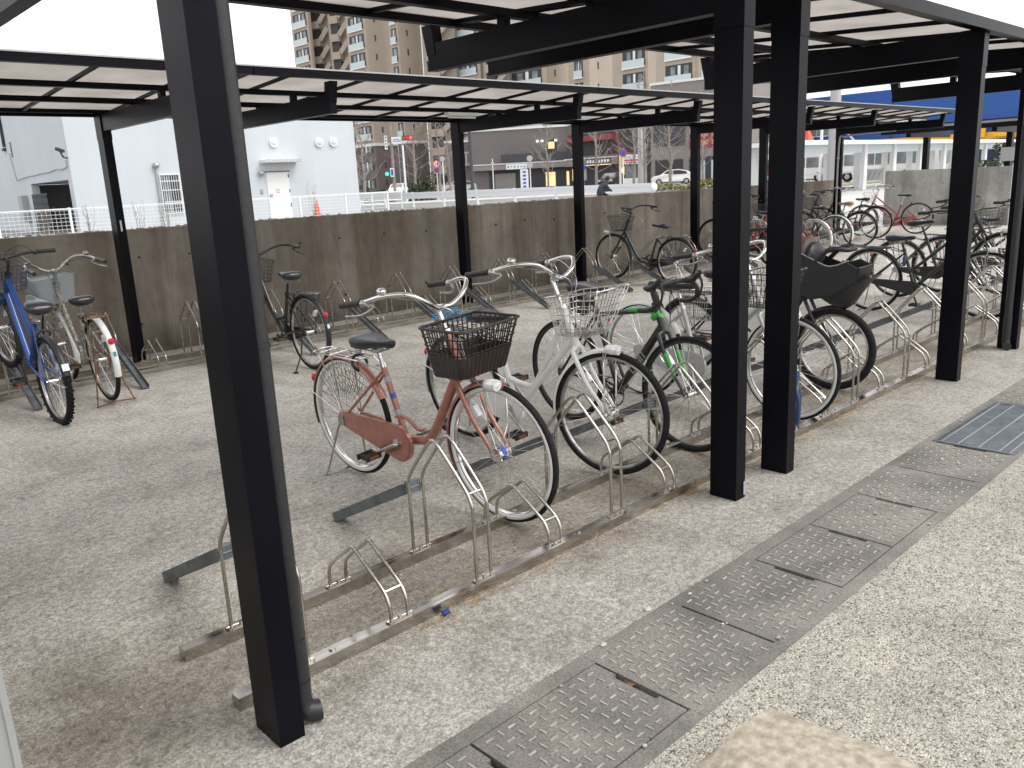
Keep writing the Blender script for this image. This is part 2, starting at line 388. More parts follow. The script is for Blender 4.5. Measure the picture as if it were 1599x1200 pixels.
# ================================================================= SETTING
g=MB().box((-400,-400,-.3),(900,900,-.045)); struct(g.build('ground','pale'))
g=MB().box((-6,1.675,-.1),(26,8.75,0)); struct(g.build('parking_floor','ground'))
g=MB().box((-6,-6,-.1),(26,1.19,.0)); struct(g.build('pavement','pave'))
g=MB(); g.box((-6,1.19,-.25),(26,1.675,-.035)); g.box((-6,1.615,-.034),(26,1.6745,-.002)); g.box((-6,1.1905,-.034),(26,1.245,-.002))
struct(g.build('drain_channel','cover'))
# raised street level behind the concrete wall
g=MB().prism([(-60,9.05),(18.6,9.05),(24,14),(260,160),(260,400),(-60,400)],-.2,.45,'z'); struct(g.build('street','asph'))
g=MB(); 
for (u0,u1,D0,D1,z) in ((560,1120,52,58,.47),(560,1120,96,101,.47)):
    pts=[tuple(far(u0,D0)[:2]),tuple(far(u1,D0)[:2]),tuple(far(u1,D1)[:2]),tuple(far(u0,D1)[:2])]
    g.prism(pts,.4,z+.1,'z')
struct(g.build('kerbside_pavement','pale'))
# ---- drain covers
def cover(x0,x1,y0,y1,inset,label,slot=True):
    g=MB(); z=-.001
    xm=(x0+x1)/2; sw=.075
    # plate with a finger slot cut in the near-x edge
    ys=(y0+y1)/2
    if slot:
        g.box((x0,y0,-.03),(x1-.022,y1,z)); g.box((x1-.022,y0,-.03),(x1-.005,ys-.08,z)); g.box((x1-.022,ys+.09,-.03),(x1-.005,y1,z))
    else: g.box((x0,y0,-.03),(x1-.006,y1,z))
    g.k=1
    nx=11;ny=8 if inset else 10
    for i in range(nx):
        for j in range(ny):
            if random.random()<.07: continue
            cx=x0+.04+(x1-x0-.10)*i/(nx-1); cy=y0+(.03 if inset else .05)+(y1-y0-(.06 if inset else .10))*j/(ny-1)
            l=.015; 
            if (i+j)%2: g.cbox((cx,cy,z+.001),(l*1.9,.0052,.005))
            else: g.cbox((cx,cy,z+.001),(.0052,l*1.9,.005))
    tag(g.build('drain_cover',['cover','tread']),label,'drain cover','tread plate covers over the drain channel')
cover(.30,.77,1.25,1.61,1,'tread plate drain cover at the near end, just below the bottom left picture edge')
cover(.775,1.285,1.25,1.61,1,'tread plate drain cover at the bottom edge with a slot holding a yellow pebble')
cover(1.29,1.83,1.25,1.61,1,'large framed tread plate drain cover nearest the camera with slot holding a brown leaf')
cover(1.835,2.325,1.195,1.665,0,'full width tread plate drain cover, first beyond the framed cover nearest the camera',False)
cover(2.33,2.835,1.195,1.665,0,'full width tread plate drain cover just before the pair of framed covers')
cover(2.84,3.30,1.25,1.61,1,'nearer of the two framed tread plate covers in the middle of the channel')
cover(3.305,3.785,1.25,1.61,1,'farther of the two framed tread plate covers in the middle of the channel')
cover(3.79,4.28,1.195,1.665,0,'full width worn drain cover just beyond the middle pair of framed covers',False)
cover(4.285,4.80,1.195,1.665,0,'full width worn drain cover directly before the blue grey grating')
for k in range(6): cover(5.87+k*.52,5.87+k*.52+.515,1.195,1.665,0,'worn drain cover beyond the blue grey grating' if k<1 else 'plain worn drain cover, number %s beyond the blue grey grating along the channel'%('','two','three','four','five','six')[k])
for x0,x1 in ((1.285,1.29),(2.325,2.33)): pass
t=thing('drain_grating','blue grey metal drain grating with four pale stripes beside the right canopy posts','grating',(5.33,1.43,0))
g=MB()
g.box((-.50,-.19,-.03),(.50,.19,-.002)); g.k=1
for i in range(50): g.box((-.495+i*.02,-.188,-.002),(-.489+i*.02,.188,.0005))
g.build('mesh_panel',['mesh','galv'],t)
g=MB()
for y in (-.188,-.135,-.03,.075,.16): g.box((-.5,y,.0006),(.5,y+.008,.003))
g.build('stripe','greyw',t)
g=MB()
for a,b in (((-.52,.19,-.03),(.52,.21,.002)),((-.52,-.21,-.03),(.52,-.19,.002)),((-.52,-.19,-.03),(-.5,.19,.002)),((.5,-.19,-.03),(.52,.19,.002))): g.box(a,b)
g.build('frame','galv',t)
# ================================================================= RACKS
def tall_pts(x): return [(x,.205,.04),(x,.205,.30),(x,.203,.365),(x,.17,.42),(x,.06,.545),(x,.02,.575),(x,-.02,.552),(x,-.15,.425),(x,-.19,.37),(x,-.20,.31),(x,-.20,.04)]
def low_pts(x):  return [(x,.205,.04),(x,.205,.08),(x,.198,.125),(x,.16,.165),(x,.05,.245),(x,.015,.268),(x,-.02,.25),(x,-.15,.165),(x,-.188,.125),(x,-.20,.08),(x,-.20,.04)]
def plate(g,x,y):
    for a in (0,):
        g.tube([(x-.055,y,.048),(x+.055,y,.048)],.004,6)
    n=14; pts=[]
    for k in range(n):
        a=2*PI*k/n; pts.append((x+.022*math.cos(a)+(.037 if math.cos(a)>0 else -.037),y+.020*math.sin(a)))
    g.prism(pts,.0455,.051,'z'); g.cyl((x,y,.05),(x,y,.058),.009,8)
def rack(name,label,yc,flip,x0,x1,first_tall,n,group):
    root=thing(name,label,'bicycle rack',(x0,yc,0),0,group)
    sy=-1 if flip else 1
    for y in (-.20*sy,.205*sy):
        g=MB()
        xx=0
        while xx<x1-x0:
            e=min(xx+2.46,x1-x0); g.box((xx,y-.025,.0),(e-.003,y+.025,.045)); 
            for q in (.35,1.6): 
                if xx+q<x1-x0: g.cyl((xx+q,y+.004,.045),(xx+q,y+.004,.05),.012,8)
            xx=e
        g.build('rail','steel',root)
    for k in range(n):
        x=first_tall-x0+k*.41; tall=(k%2==0)
        g=MB()
        for dx in (-.037,.037):
            P=tall_pts(x+dx) if tall else low_pts(x+dx)
            g.tube([(p[0],p[1]*sy,p[2]) for p in P],.0074,8,curve=3)
        zc=.395 if tall else .150
        g.tube([(x-.037,-.172*sy,zc),(x+.037,-.172*sy,zc)],.0045,6)
        plate(g,x,-.20*sy); plate(g,x,.205*sy)
        o=g.build('tall_hoop' if tall else 'low_hoop','steel',root)
        if tall:
            g=MB(); a=Vector((x,.255*sy,.315)); b=Vector((x,.86*sy,.012)); 
            g.bar(a,b,.048,.004)
            tdir=(b-a).normalized(); 
            for sx in (-.026,.026):
                g.bar(a+Vector((sx,0,-.004)),b+Vector((sx,0,.006)),.004,.046)
            g.build('wheel_ramp','galv',o)
            g=MB(); g.cbox((x,.228*sy,.325),(.06,.03,.05)); g.cyl((x-.05,.215*sy,.325),(x+.05,.215*sy,.325),.005,8); g.build('clamp','galv',o)
    return root
G_R='stainless steel bicycle racks'
rack('bicycle_rack','stainless bicycle rack with alternating tall and low hoops in the foreground row',2.475,False,.90,13.4,1.12,29,G_R)
rack('bicycle_rack','stainless bicycle rack with alternating tall and low hoops along the brown concrete wall',7.92,True,-.9,16.6,-.04,40,G_R)
# ================================================================= CANOPIES
def canopy(label,posts,xa,xb,mirror,dz=0,group='dark bronze bicycle canopies',pipes=(),screws=(),purl=(2.86,3.5)):
    """local y: 0 = outer face of posts, roof rises towards +y; mirrored for the row by the wall"""
    root=thing('bicycle_canopy',label,'canopy',(posts[0],0,0),0,group)
    X0=posts[0]
    def Y(y): return (10.41-y) if mirror else y
    def bx(g,x0,y0,z0,x1,y1,z1):
        a,b=sorted((Y(y0),Y(y1))); g.box((x0-X0,a,z0+dz),(x1-X0,b,z1+dz))
    def quad(g,x0,x1,y0,z0,y1,z1,th):
        pts=[(Y(y0),z0+dz),(Y(y1),z1+dz),(Y(y1),z1+dz+th),(Y(y0),z0+dz+th)]
        if mirror: pts=pts[::-1]
        g.prism(pts,x0-X0,x1-X0,'x')
    def zr(y): return 2.36+(y-2.0)*.060   # underside of rafters
    for px in posts:
        g=MB(); g.box((px-X0,min(Y(2.0),Y(2.145)),0),(px-X0+.08,max(Y(2.0),Y(2.145)),2.36+dz))
        # sleeve at the head and edge grooves
        a,b=sorted((Y(1.997),Y(2.148))); g.box((px-X0-.003,a,2.14+dz),(px-X0+.083,b,2.372+dz))
        g.k=1
        if px in screws:
            yy=Y(1.995)
            g.cyl((px-X0+.04,yy,2.02),(px-X0+.04,yy-.012,2.02),.014,12)
        for z in (1.75,1.95):
            yb=Y(2.07); g.cyl((px-X0+.08,yb,z),(px-X0+.089,yb,z),.010,10)
        po=g.build('post',['bronze','blackp'],root)
        g=MB(); bx(g,px+.008,2.149,2.215,px+.072,4.135,2.368); 
        g.build('beam','bronze',root)
        g=MB()
        quad2=[(Y(4.06),2.30+dz),(Y(4.137),2.30+dz),(Y(4.175),2.47+dz),(Y(4.085),2.47+dz)]
        if mirror: quad2=quad2[::-1]
        g.prism(quad2,px-X0+.004,px-X0+.076,'x'); g.build('bracket','bronze',root)
        for yy in purl:
            g=MB(); bx(g,px+.018,yy-.03,2.369,px+.062,yy+.03,zr(yy)-.028); g.build('spacer','bronze',root)
    g=MB(); bx(g,xa,1.985,2.374,xb,2.09,2.43); bx(g,xa,1.955,2.35,xb,1.984,2.415); g.build('gutter','bronze',root)
    g=MB(); bx(g,xa,4.13,2.485,xb,4.185,2.545); g.k=1; bx(g,xa,4.12,2.5455,xb,4.192,2.557); g.build('edge_beam',['bronze','greyw'],root)  # pale top strip paints in the bright highlight along the roof edge
    for yy in purl:
        g=MB(); bx(g,xa+.01,yy-.028,zr(yy)-.03,xb-.01,yy+.028,zr(yy)+.012); g.build('purlin','bronze',root)
    k0=math.ceil((xa-.72)/.7375); k1=math.floor((xb-.72)/.7375)
    xs=[.72+.7375*k for k in range(k0,k1+1)]
    xs=[xa+.013]+[x for x in xs if xa+.2<x<xb-.2]+[xb-.013]
    for x in xs:
        g=MB(); quad(g,x-.012,x+.012,2.09,zr(2.09)+.014,4.13,zr(4.13)+.014,.026); g.build('rafter','bronze',root)
    g=MB(); quad(g,xa+.005,xb-.005,2.088,zr(2.088)+.0405,4.128,zr(4.128)+.0405,.004); g.build('roof_panel','panel',root)
    for (px,sx,yy) in pipes:
        g=MB(); x=px-X0
        g.tube([(x,Y(yy),2.37+dz),(x,Y(yy),.09)],.029,14)
        for z in (.28,1.15,.13): g.tube([(x,Y(yy),z),(x,Y(yy),z+.012 if z!=.28 else z-.13)],.0325,14)
        g.tube([(x,Y(yy),.13),(x,Y(yy),.07),(x+.008*sx,Y(yy)-.008,.042),(x+.03*sx,Y(yy)-.02,.034),(x+.045*sx,Y(yy)-.025,.033)],.0315,14,curve=3)
        g.build('downpipe','blackp',root)
    return root
canopy('near dark bronze canopy standing on the foreground post with downpipe',[.90,3.325],.35,3.585,False,pipes=[(1.012,1,2.06)],screws=(.90,))
canopy('middle canopy of the near row between the paired posts and the right post',[3.81,6.26],3.60,6.98,False)
canopy('canopy at the right edge on the post with a downpipe on its near side',[7.62,10.05],6.99,10.5,False,pipes=[(7.585,-1,2.07)])
canopy('left canopy along the wall, over the blue and silver bicycles',[2.80],-1.5,3.29,True,-.04)
canopy('canopy along the wall in the middle, behind the copper bicycle',[3.97,7.07],3.30,7.37,True,-.04)
canopy('canopy along the wall over the dark green bicycle',[9.35],7.38,11.05,True,-.04)
canopy('canopy at the far end of the wall row with conduit, by the wall opening',[12.34,14.58,17.70],11.06,18.6,True,-.04)
# reflective sticker
MBs=MB(); MBs.box((3.384,1.9935,.02),(3.402,1.9965,.085)); tag(MBs.build('reflective_sticker','foam'),'small grey reflective sticker at the foot of the left paired post','sticker')
MBs=MB(); MBs.box((2.83,8.258,1.27),(2.845,8.262,1.37)); tag(MBs.build('paper_sticker','wbs'),'narrow white sticker on the canopy post behind the silver bicycle','sticker')
# conduit on far canopy post
g=MB(); g.tube([(17.64,8.3,0),(17.64,8.3,1.95),(17.70,8.2,2.12),(17.9,7.9,2.17),(18.3,7.4,2.2)],.018,8,curve=4)
for z in (.5,1.1,1.7): g.cbox((17.66,8.31,z),(.09,.04,.02))
tag(g.build('cable_conduit','greypaint'),'grey cable conduit bending along the far canopy post by the opening','conduit')
# fluorescent lamps under roofs
for (x,y,z,l,lab) in ((6.33,7.32,2.30,.45,'slim white lamp under the wall canopy behind the copper bicycle'),(2.4,6.45,9,0,'') ):
    if l: 
        t=thing('lamp_fitting',lab,'lamp',(x,y,z)); g=MB(); g.cbox((0,0,0),(l,.06,.035)); g.build('housing','wbs',t); g=MB(); g.cyl((-l/2+.03,0,-.03),(l/2-.03,0,-.03),.013,8); g.build('lamp_tube','signw',t)
# ================================================================= WALLS
g=MB(); z0,z1=1.275,1.235
xs=[-4+1.85*i for i in range(13)]; xs=[x for x in xs if x<18.55]+[18.62]
for i in range(len(xs)-1):
    a,b=xs[i]+.0012,xs[i+1]-.0012; za=z0+(z1-z0)*(a+4)/22.6; zb=z0+(z1-z0)*(b+4)/22.6
    g.add([(a,8.75,0),(b,8.75,0),(b,8.95,0),(a,8.95,0),(a,8.75,za),(b,8.75,zb),(b,8.95,zb),(a,8.95,za)],[(0,3,2,1),(4,5,6,7),(0,1,5,4),(1,2,6,5),(2,3,7,6),(3,0,4,7)])
g.box((-4,8.77,0),(18.6,8.93,1.2)); 
g.k=1
for i in range(len(xs)-1):
    for q in (.3,.95,1.55):
        for z in (.32,.98):
            x=xs[i]+q+random.uniform(-.05,.05); g.cyl((x,8.7495,z+random.uniform(-.03,.03)),(x,8.745,z),.013,10)
g.k=0
g.box((-4,8.70,0),(18.6,8.744,.05))
tag(g.build('concrete_wall',['wall','dark']),'long brown stained concrete wall behind the far bicycle rack','wall')
g=MB()
for i in range(420):
    x=random.uniform(-3,18.4); r=random.uniform(.008,.024); g.ball((x,random.uniform(8.77,8.95),z0+(z1-z0)*(x+4)/22.6+r*.3),r,6,(1.3,1,.6))
g.box((-4,8.95,.4),(18.6,9.45,1.2)); g.box((-4,8.765,1.19),(18.6,8.95,1.236))
tag(g.build('gravel_edging','gravel'),'loose pale gravel and mortar crumbs along the top of the brown wall','gravel',kind='stuff')
g=MB(); g.box((22,6.2,0),(22.2,9.1,1.345)); g.k=1
for y in (6.9,7.7,8.5): 
    for z in (.4,1.0): g.cyl((22.0,y,z),(21.995,y,z),.014,8)
tag(g.build('concrete_wall',['wall2','dark']),'short pale grey concrete wall behind the far red bicycle','wall')
g=MB(); g.box((21.97,6.12,0),(22.22,6.195,1.40)); tag(g.build('end_trim','whitem'),'white vertical strip on the right end of the pale concrete wall','trim')
# grey wall corner, lowered to block less light; its eave slimmed to a rail
t=thing('entrance_wall','low grey rendered wall corner with a steel overhead rail at the left edge of the view','wall',(-.4,3,0))
g=MB(); g.box((-2.6,-1.15,0),(.655,1.4,1.25)); g.build('wall','pillar',t)
g=MB(); g.tube([(.655,-1.15,0),(.655,-1.15,1.25)],.008,6); g.build('corner_bead','greypaint',t)
g=MB(); g.box((1.76,1.9,2.74),(2.02,6.4,2.86)); g.box((-1.2,3.9,2.76),(1.77,4.0,2.85)); g.box((-1.2,3.88,0),(-1.08,4.02,2.86)); g.build('overhead_rail','greypaint',t)
# stone bollard
rings=[];random.seed(3)
for z,s_ in ((0,1.12),(.3,1.1),(.55,1.07),(.66,1.05),(.70,1.0),(.725,.9),(.735,.6)):
    r=[]
    for k in range(16):
        a=2*PI*k/16+.02; q=.185*s_/max(abs(math.cos(a)),abs(math.sin(a)))**.85*(1+random.uniform(-.025,.025))
        r.append((q*math.cos(a),q*math.sin(a),z+random.uniform(-.006,.006)))
    rings.append(r)
rings.append([(p[0]*.4,p[1]*.4,.739) for p in rings[-1]])
g=MB().loft(rings); ob=g.build('stone_bollard','stone'); ob.location=(.915,.415,0)
tag(ob,'rough granite block top, blurred at the bottom edge of the picture','stone block')
# straw, stones, litter
random.seed(11); g=MB()
for i in range(420):
    x=random.uniform(1.5,7.2) if i<330 else random.uniform(7,12); y=2.235+random.gauss(0,.025)-.01
    if random.random()<.35: y=random.uniform(2.34,2.60)
    a=random.gauss(.0,.35); l=random.uniform(.03,.12); z=random.uniform(.001,.012)
    g.bar((x-l*math.cos(a)/2,y-l*math.sin(a)/2,z),(x+l*math.cos(a)/2,y+l*math.sin(a)/2,z+random.uniform(0,.008)),.0022,.0016)
tag(g.build('dry_straw','straw'),'dry pine needles and straw blown along the foreground rack rail','straw',kind='stuff')
g=MB()
for i in range(150):
    x=random.uniform(.6,9);y=random.choice([random.uniform(1.2,1.7),random.uniform(2.3,2.9),random.uniform(3,7)]); r=random.uniform(.003,.009)
    g.ball((x,y,r*.5),r,6,(1.3,1,.7))
tag(g.build('loose_grit','gravel'),'scattered small stones and grit on the concrete','grit',kind='stuff')
for (x,y,r,lb) in ((1.93,1.66,.009,'pale stone chip at the corner of the nearest framed drain cover'),(2.22,1.69,.010,'long pale stone chip on the concrete edge beside the second drain cover'),(2.42,1.645,.006,'tiny pale chip at the joint of the third drain cover')):
    g=MB(); g.ball((x,y,r*.3),r,8,(1.6,1,.6)); tag(g.build('stone_chip','pale'),lb,'stone')
g=MB(); g.cbox((1.70,2.222,.012),(.028,.02,.014),Matrix.Rotation(.4,3,'X')); tag(g.build('plastic_scrap','bluep'),'small blue plastic scrap against the front rail','litter')
g=MB(); g.ball((1.275,1.46,-.012),.016,8,(1.2,1,.7)); tag(g.build('pebble','leafy'),'yellow pebble in the slot of the drain cover at the bottom edge','pebble')
g=MB(); g.add([(1.815,1.47,-.012),(1.828,1.49,-.008),(1.826,1.44,.0),(1.80,1.45,-.004)],[(0,1,2,3)]); g.add([(1.815,1.47,-.014),(1.828,1.49,-.010),(1.826,1.44,-.002),(1.80,1.45,-.006)],[(3,2,1,0)]); tag(g.build('dead_leaf','rust'),'brown dead leaf in the slot of the nearest framed cover','leaf')
# ================================================================= BICYCLES
def V(*a): return Vector(a)
def bicycle(name,label,loc,yaw,R=.335,wb=1.13,style='u',frame='white',fend=None,case=None,bars='mama',barm='chrome',grip='blackp',
            basket=None,rack=None,rbasket=None,stand='double',light='lens',saddle='saddle',sh=.80,steer=0,rise=0,lean=0,
            tyre='rubber',side=None,rim='greyw',tw=.0175,knobs=False,guard=None,cat='bicycle',group=None,fork=None,crank=-.6,
            rlens=True,spokes=32,child=False,extra=None,bh=0,curtain=None,forkm=None,lights_side=-1,plainseat=False):
    root=thing(name,label,cat,loc,0,group)
    pit=math.asin(rise/wb) if rise else 0
    root.matrix_world=Matrix.Translation(loc)@Matrix.Rotation(yaw,4,'Z')@Matrix.Rotation(lean,4,'X')@Matrix.Rotation(-pit,4,'Y')
    P=lambda g,n,m,p=root,label=None: g.build(n,m,p,None,label)
    bb=V(.455,0,.275); rh=V(0,0,R); fh=V(wb,0,R)
    ha=R_(68 if style!='diamond' else 71); ax=V(-math.cos(ha),0,math.sin(ha))
    hb=V(wb-.055,0,R)+ax*(R+.045)          # crown, lower end of the head tube
    if child: hb=V(wb-.055,0,R)+ax*(R+.10)
    hl=.20 if style!='diamond' else .14
    ht=hb+ax*hl
    st_top=ht+ax*(.13+bh)
    ST=Matrix.Translation(hb)@Matrix.Rotation(steer,4,ax)@Matrix.Translation(-hb)
    # ---- wheels
    def wheel(c,front):
        g=MB(); g.torus(c,R-tw*2-.004,.009,56,8,rz=.011); g.torus(c,R-tw*2+.003,.006,56,6,rz=.012)
        if front: g.xf(ST)
        wl=P(g,'wheel',rim)
        g=MB(); g.torus(c,R-tw,tw,64,10,rz=tw*1.0)
        if knobs:
            for i in range(64):
                a=2*PI*i/64
                for yy in ((-.013,0,.013) if i%2 else (-.02,.006,.02)):
                    g.cbox((c[0]+(R-.002)*math.cos(a),yy,c[2]+(R-.002)*math.sin(a)),(.008,.010,.014),Matrix.Rotation(-a,3,'Y'))
        g.k=1
        if side:
            for sy in (-1,1): g.torus((c[0],sy*tw*.60,c[2]),R-tw*1.45,.0115,56,8,rz=.0085)
        if front: g.xf(ST)
        g.build('tyre',[tyre,side or tyre],wl)
        g=MB(); 
        for i in range(spokes):
            a=2*PI*i/spokes; s_=1 if i%2 else -1; a2=a+(.5 if i%4<2 else -.5)
            p=(c[0]+.02*math.cos(a2),s_*.028,c[2]+.02*math.sin(a2)); q=(c[0]+(R-2*tw-.008)*math.cos(a),0,c[2]+(R-2*tw-.008)*math.sin(a))
            g.tube([p,q],.0012,3,False,cap=False)
        if front: g.xf(ST)
        g.build('spokes','chrome',wl)
        g=MB(); hr=.020 if not (front and light) else .033
        g.cyl((c[0],-.034,c[2]),(c[0],.034,c[2]),hr*.8,14); g.cyl((c[0],-.036,c[2]),(c[0],-.028,c[2]),hr,14); g.cyl((c[0],.028,c[2]),(c[0],.036,c[2]),hr,14)
        g.cyl((c[0],-.055,c[2]),(c[0],.055,c[2]),.005,8); g.cyl((c[0],-.052,c[2]),(c[0],-.043,c[2]),.010,6); g.cyl((c[0],.043,c[2]),(c[0],.052,c[2]),.010,6)
        if front: g.xf(ST)
        g.build('hub','chrome',wl)
        g=MB(); a=2.2; q=(c[0]+(R-.11)*math.cos(a),0,c[2]+(R-.11)*math.sin(a)); g.cbox((q[0],.0,q[2]),(.02,.03,.055),Matrix.Rotation(-a+PI/2,3,'Y')); 
        if front: g.xf(ST)
        g.build('reflector','lens',wl)
        return wl
    wheel(rh,False); wheel(fh,True)
    # ---- frame
    g=MB(); sc=V(.335,0,.66) if style!='diamond' else V(.29,0,.76)
    if style=='mtb': sc=V(.30,0,.68)
    g.tube([hb-ax*.01,ht+ax*.01],.021,12); g.k=0
    dn_=(bb-sc).normalized()
    if style=='u':
        g.tube([hb+ax*.04,hb+ax*.04+V(-.10,0,-.16),bb+V(.20,0,.055),bb+V(.10,0,.018),bb],.0235,12,curve=5)
        g.tube([bb+V(.155,0,.085),bb+V(.10,0,.075),bb+V(.035,0,.115),bb+V(-.02,0,.13)],.010,8,curve=3)
    elif style=='loop':
        g.tube([hb+ax*.035,bb+V(.03,0,.01)],.019,12)
        g.tube([ht-ax*.04,ht-ax*.04+V(-.10,0,-.16),bb+V(.16,0,.16),bb+V(.06,0,.14),bb+V(-.035,0,.16)],.016,10,curve=5)
    elif style=='staggered':
        g.tube([hb+ax*.03,bb],.019,12); g.tube([ht-ax*.03,bb+(sc-bb)*.42],.016,10)
    elif style=='mtb':
        g.tube([hb+ax*.03,bb],.024,12); g.tube([ht-ax*.03,bb+(sc-bb)*.62],.019,10)
    else:
        g.tube([hb+ax*.02,hb+(bb-hb)*.5,bb],[.022,.026,.022],12); g.tube([ht-ax*.02,sc+V(.01,0,-.03)],[.018,.014],10)
    g.tube([bb,sc],.0165,12); g.cyl((bb.x,-.036,bb.z),(bb.x,.036,bb.z),.022,14)
    for sy in (-1,1):
        g.tube([bb+V(-.01,sy*.022,0),rh+V(.20,sy*.05,-.005),rh+V(0,sy*.056,0)],.0095,8)
        g.tube([sc+V(.0,sy*.014,-.035),rh+V(.02,sy*.055,.02)],.0078,8)
        g.cbox(rh+V(.0,sy*.056,0),(.045,.006,.05))
    g.tube([bb+(sc-bb)*.30+V(-.012,0,0),bb+(sc-bb)*.30+V(-.04,0,0)],.006,6)
    fr=P(g,'frame',frame)
    # ---- fork
    g=MB(); g.tube([hb-ax*.012,hb+ax*.015],.024,12)
    g.tube([V(hb.x,-.05,hb.z-.025),V(hb.x,0,hb.z-.008),V(hb.x,.05,hb.z-.025)],.015,8)
    for sy in (-1,1):
        g.tube([V(hb.x,sy*.05,hb.z-.02),hb+(fh-hb)*.55+V(-.018,sy*.053,0),fh+V(-.03,sy*.053,.06),fh+V(0,sy*.053,0)],[.0135,.012,.009,.0085],10,curve=3)
    g.xf(ST); P(g,'fork',forkm or frame)
    # ---- headset, stem, bars
    g=MB(); g.tube([ht,ht+ax*.02],.024,12); g.tube([ht,st_top],.0125,10); top=st_top
    if bars in('mama','up'):
        fwd=top+V(.035,0,.005); g.tube([top,fwd],.015,8)
        pts=[]
        H=.0
        if bars=='mama': half=[(.0,.0,.0),(.012,.05,.004),(.022,.115,.045),(-.02,.185,.088),(-.12,.245,.085),(-.24,.27,.055),(-.38,.278,.035)]
        else: half=[(0,0,0),(.01,.06,.01),(.02,.14,.05),(-.03,.22,.08),(-.12,.28,.08),(-.22,.30,.07),(-.27,.305,.065)]
        pts=[fwd+V(a,-b,c) for a,b,c in reversed(half)]+[fwd+V(a,b,c) for a,b,c in half[1:]]
        g.tube(pts,.0112,10,curve=4); gi=(half[-2],half[-1],half[-3]); base=fwd
    elif bars=='flat':
        fwd=top+V(.06,0,.01); g.tube([top,fwd],.016,8)
        half=[(0,0,0),(0,.08,.012),(-.02,.20,.03),(-.06,.30,.035),(-.07,.33,.036)]
        pts=[fwd+V(a,-b,c) for a,b,c in reversed(half)]+[fwd+V(a,b,c) for a,b,c in half[1:]]
        g.tube(pts,.0112,10,curve=3); gi=((-.03,.215,.031),half[-1],(-.01,.16,.024)); base=fwd
    else:
        fwd=top+V(.09,0,.0); g.tube([top,fwd],.015,8)
        half=[(0,0,0),(0,.10,0),(.01,.17,0),(.07,.185,-.005),(.10,.19,-.045),(.09,.192,-.09),(.04,.195,-.115),(-.02,.197,-.12)]
        pts=[fwd+V(a,-b,c) for a,b,c in reversed(half)]+[fwd+V(a,b,c) for a,b,c in half[1:]]
        g.tube(pts,.0135,10,curve=4); gi=None; base=fwd
    g.xf(ST); hb_=P(g,'handlebar',barm if bars!='drop' else 'blackp')
    if gi:
        a0,a1,a2=[V(*q) for q in gi]
        for sy in (-1,1):
            f=lambda q: base+V(q.x,q.y*sy,q.z)
            g=MB(); dd=(f(a1)-f(a0)); g.tube([f(a0)+dd*.06,f(a0)+dd*.5,f(a1)+dd*.06],[.017,.0155,.0165],12); g.xf(ST); g.build('grip',grip,hb_)
            g=MB(); c=f(a0)-dd*.08; g.ball(c+V(.0,0,-.004),.021,10,(1.2,1,.9))
            l1=c+V(.045,sy*-.02,-.02); 
            g.tube([c+V(.015,0,-.01),l1,l1+V(-.05,sy*.035,-.035),l1+V(-.15,sy*.05,-.045)] if bars!='flat' else [c,c+V(.05,0,-.02),c+V(.05,sy*.06,-.03),c+V(.045,sy*.13,-.035)],[.009,.007,.006,.006],8,curve=3)
            g.xf(ST); g.build('brake_lever','dull' if barm in('chrome','aged','dull') else 'blackp',hb_)
        g=MB(); cb=f(a0)
        for sy in (-1,1):
            c=base+V(a0.x,a0.y*sy,a0.z)
            g.tube([c+V(.04,0,-.02),c+V(.12,-.06*sy,.02),base+V(.09,.04*sy,.0),ht+V(.05,0.02*sy,.02),hb+V(.04,0,.05)],.0022,5,curve=5)
        g.xf(ST); g.build('brake_cable','blackp' if barm!='chrome' else 'dull',hb_)
        if bars=='mama':
            g=MB(); c=base+V(a2.x+.0,-a2.y,a2.z+.012); g.ball(c+V(0,0,.012),.024,12,(1,1,.75)); g.xf(ST); g.build('bell',barm,hb_)
    else:
        for sy in (-1,1):
            g=MB(); c=fwd+V(.075,.186*sy,.01); g.tube([fwd+V(.03,.18*sy,0),c,c+V(.045,0,.045),c+V(.055,0,.03)],[.017,.018,.014,.010],10,curve=2)
            g.tube([c+V(.04,0,.03),c+V(.06,0,-.03),c+V(.035,0,-.11)],[.008,.007,.006],8,curve=3); g.xf(ST); g.build('brake_lever','blackp',hb_)
        g=MB(); 
        for sy in (-1,1): g.tube([fwd+V(.10,.19*sy,.03),fwd+V(.16,.10*sy,.06),fwd+V(.06,.0,-.02),hb+V(.05,0,.04)],.0022,5,curve=5)
        g.xf(ST); g.build('brake_cable','blackp',hb_)
    # ---- seat
    u=(sc-bb).normalized(); L=(sh-.045-sc.z)/u.z; sp=sc+u*L
    g=MB(); g.tube([sc-u*.02,sp],.0128,10); g.tube([sc-u*.012,sc+u*.012],.021,12); g.cyl(sc+V(-.02,-.03,0),sc+V(-.02,.03,0),.006,6)
    P(g,'seat_post','chrome' if barm=='chrome' else ('dull' if frame!='blackpaint' else 'blackp'))
    g=MB(); rings=[]; wide=1.0 if bars!='drop' else .72
    for (x,hw,zt,zb) in ((-.15,.035,-.004,-.030),(-.14,.072,.014,-.046),(-.105,.093*wide,.026,-.052),(-.055,.092*wide,.024,-.048),(0,.070*wide,.013,-.038),(.05,.045,.008,-.033),(.095,.030,.012,-.032),(.125,.024,.010,-.030),(.137,.012,.0,-.022)):
        r=[]
        for k in range(14):
            a=2*PI*k/14; r.append((sp.x+.0+x,hw*math.copysign(abs(math.cos(a))**.8,math.cos(a)),sh+((zt if math.sin(a)>0 else -zb*-1)*abs(math.sin(a))**.7 if math.sin(a)>=0 else zb*abs(math.sin(a))**.8)))
        rings.append(r)
    g.loft(rings); se=P(g,'seat',saddle)
    g=MB()
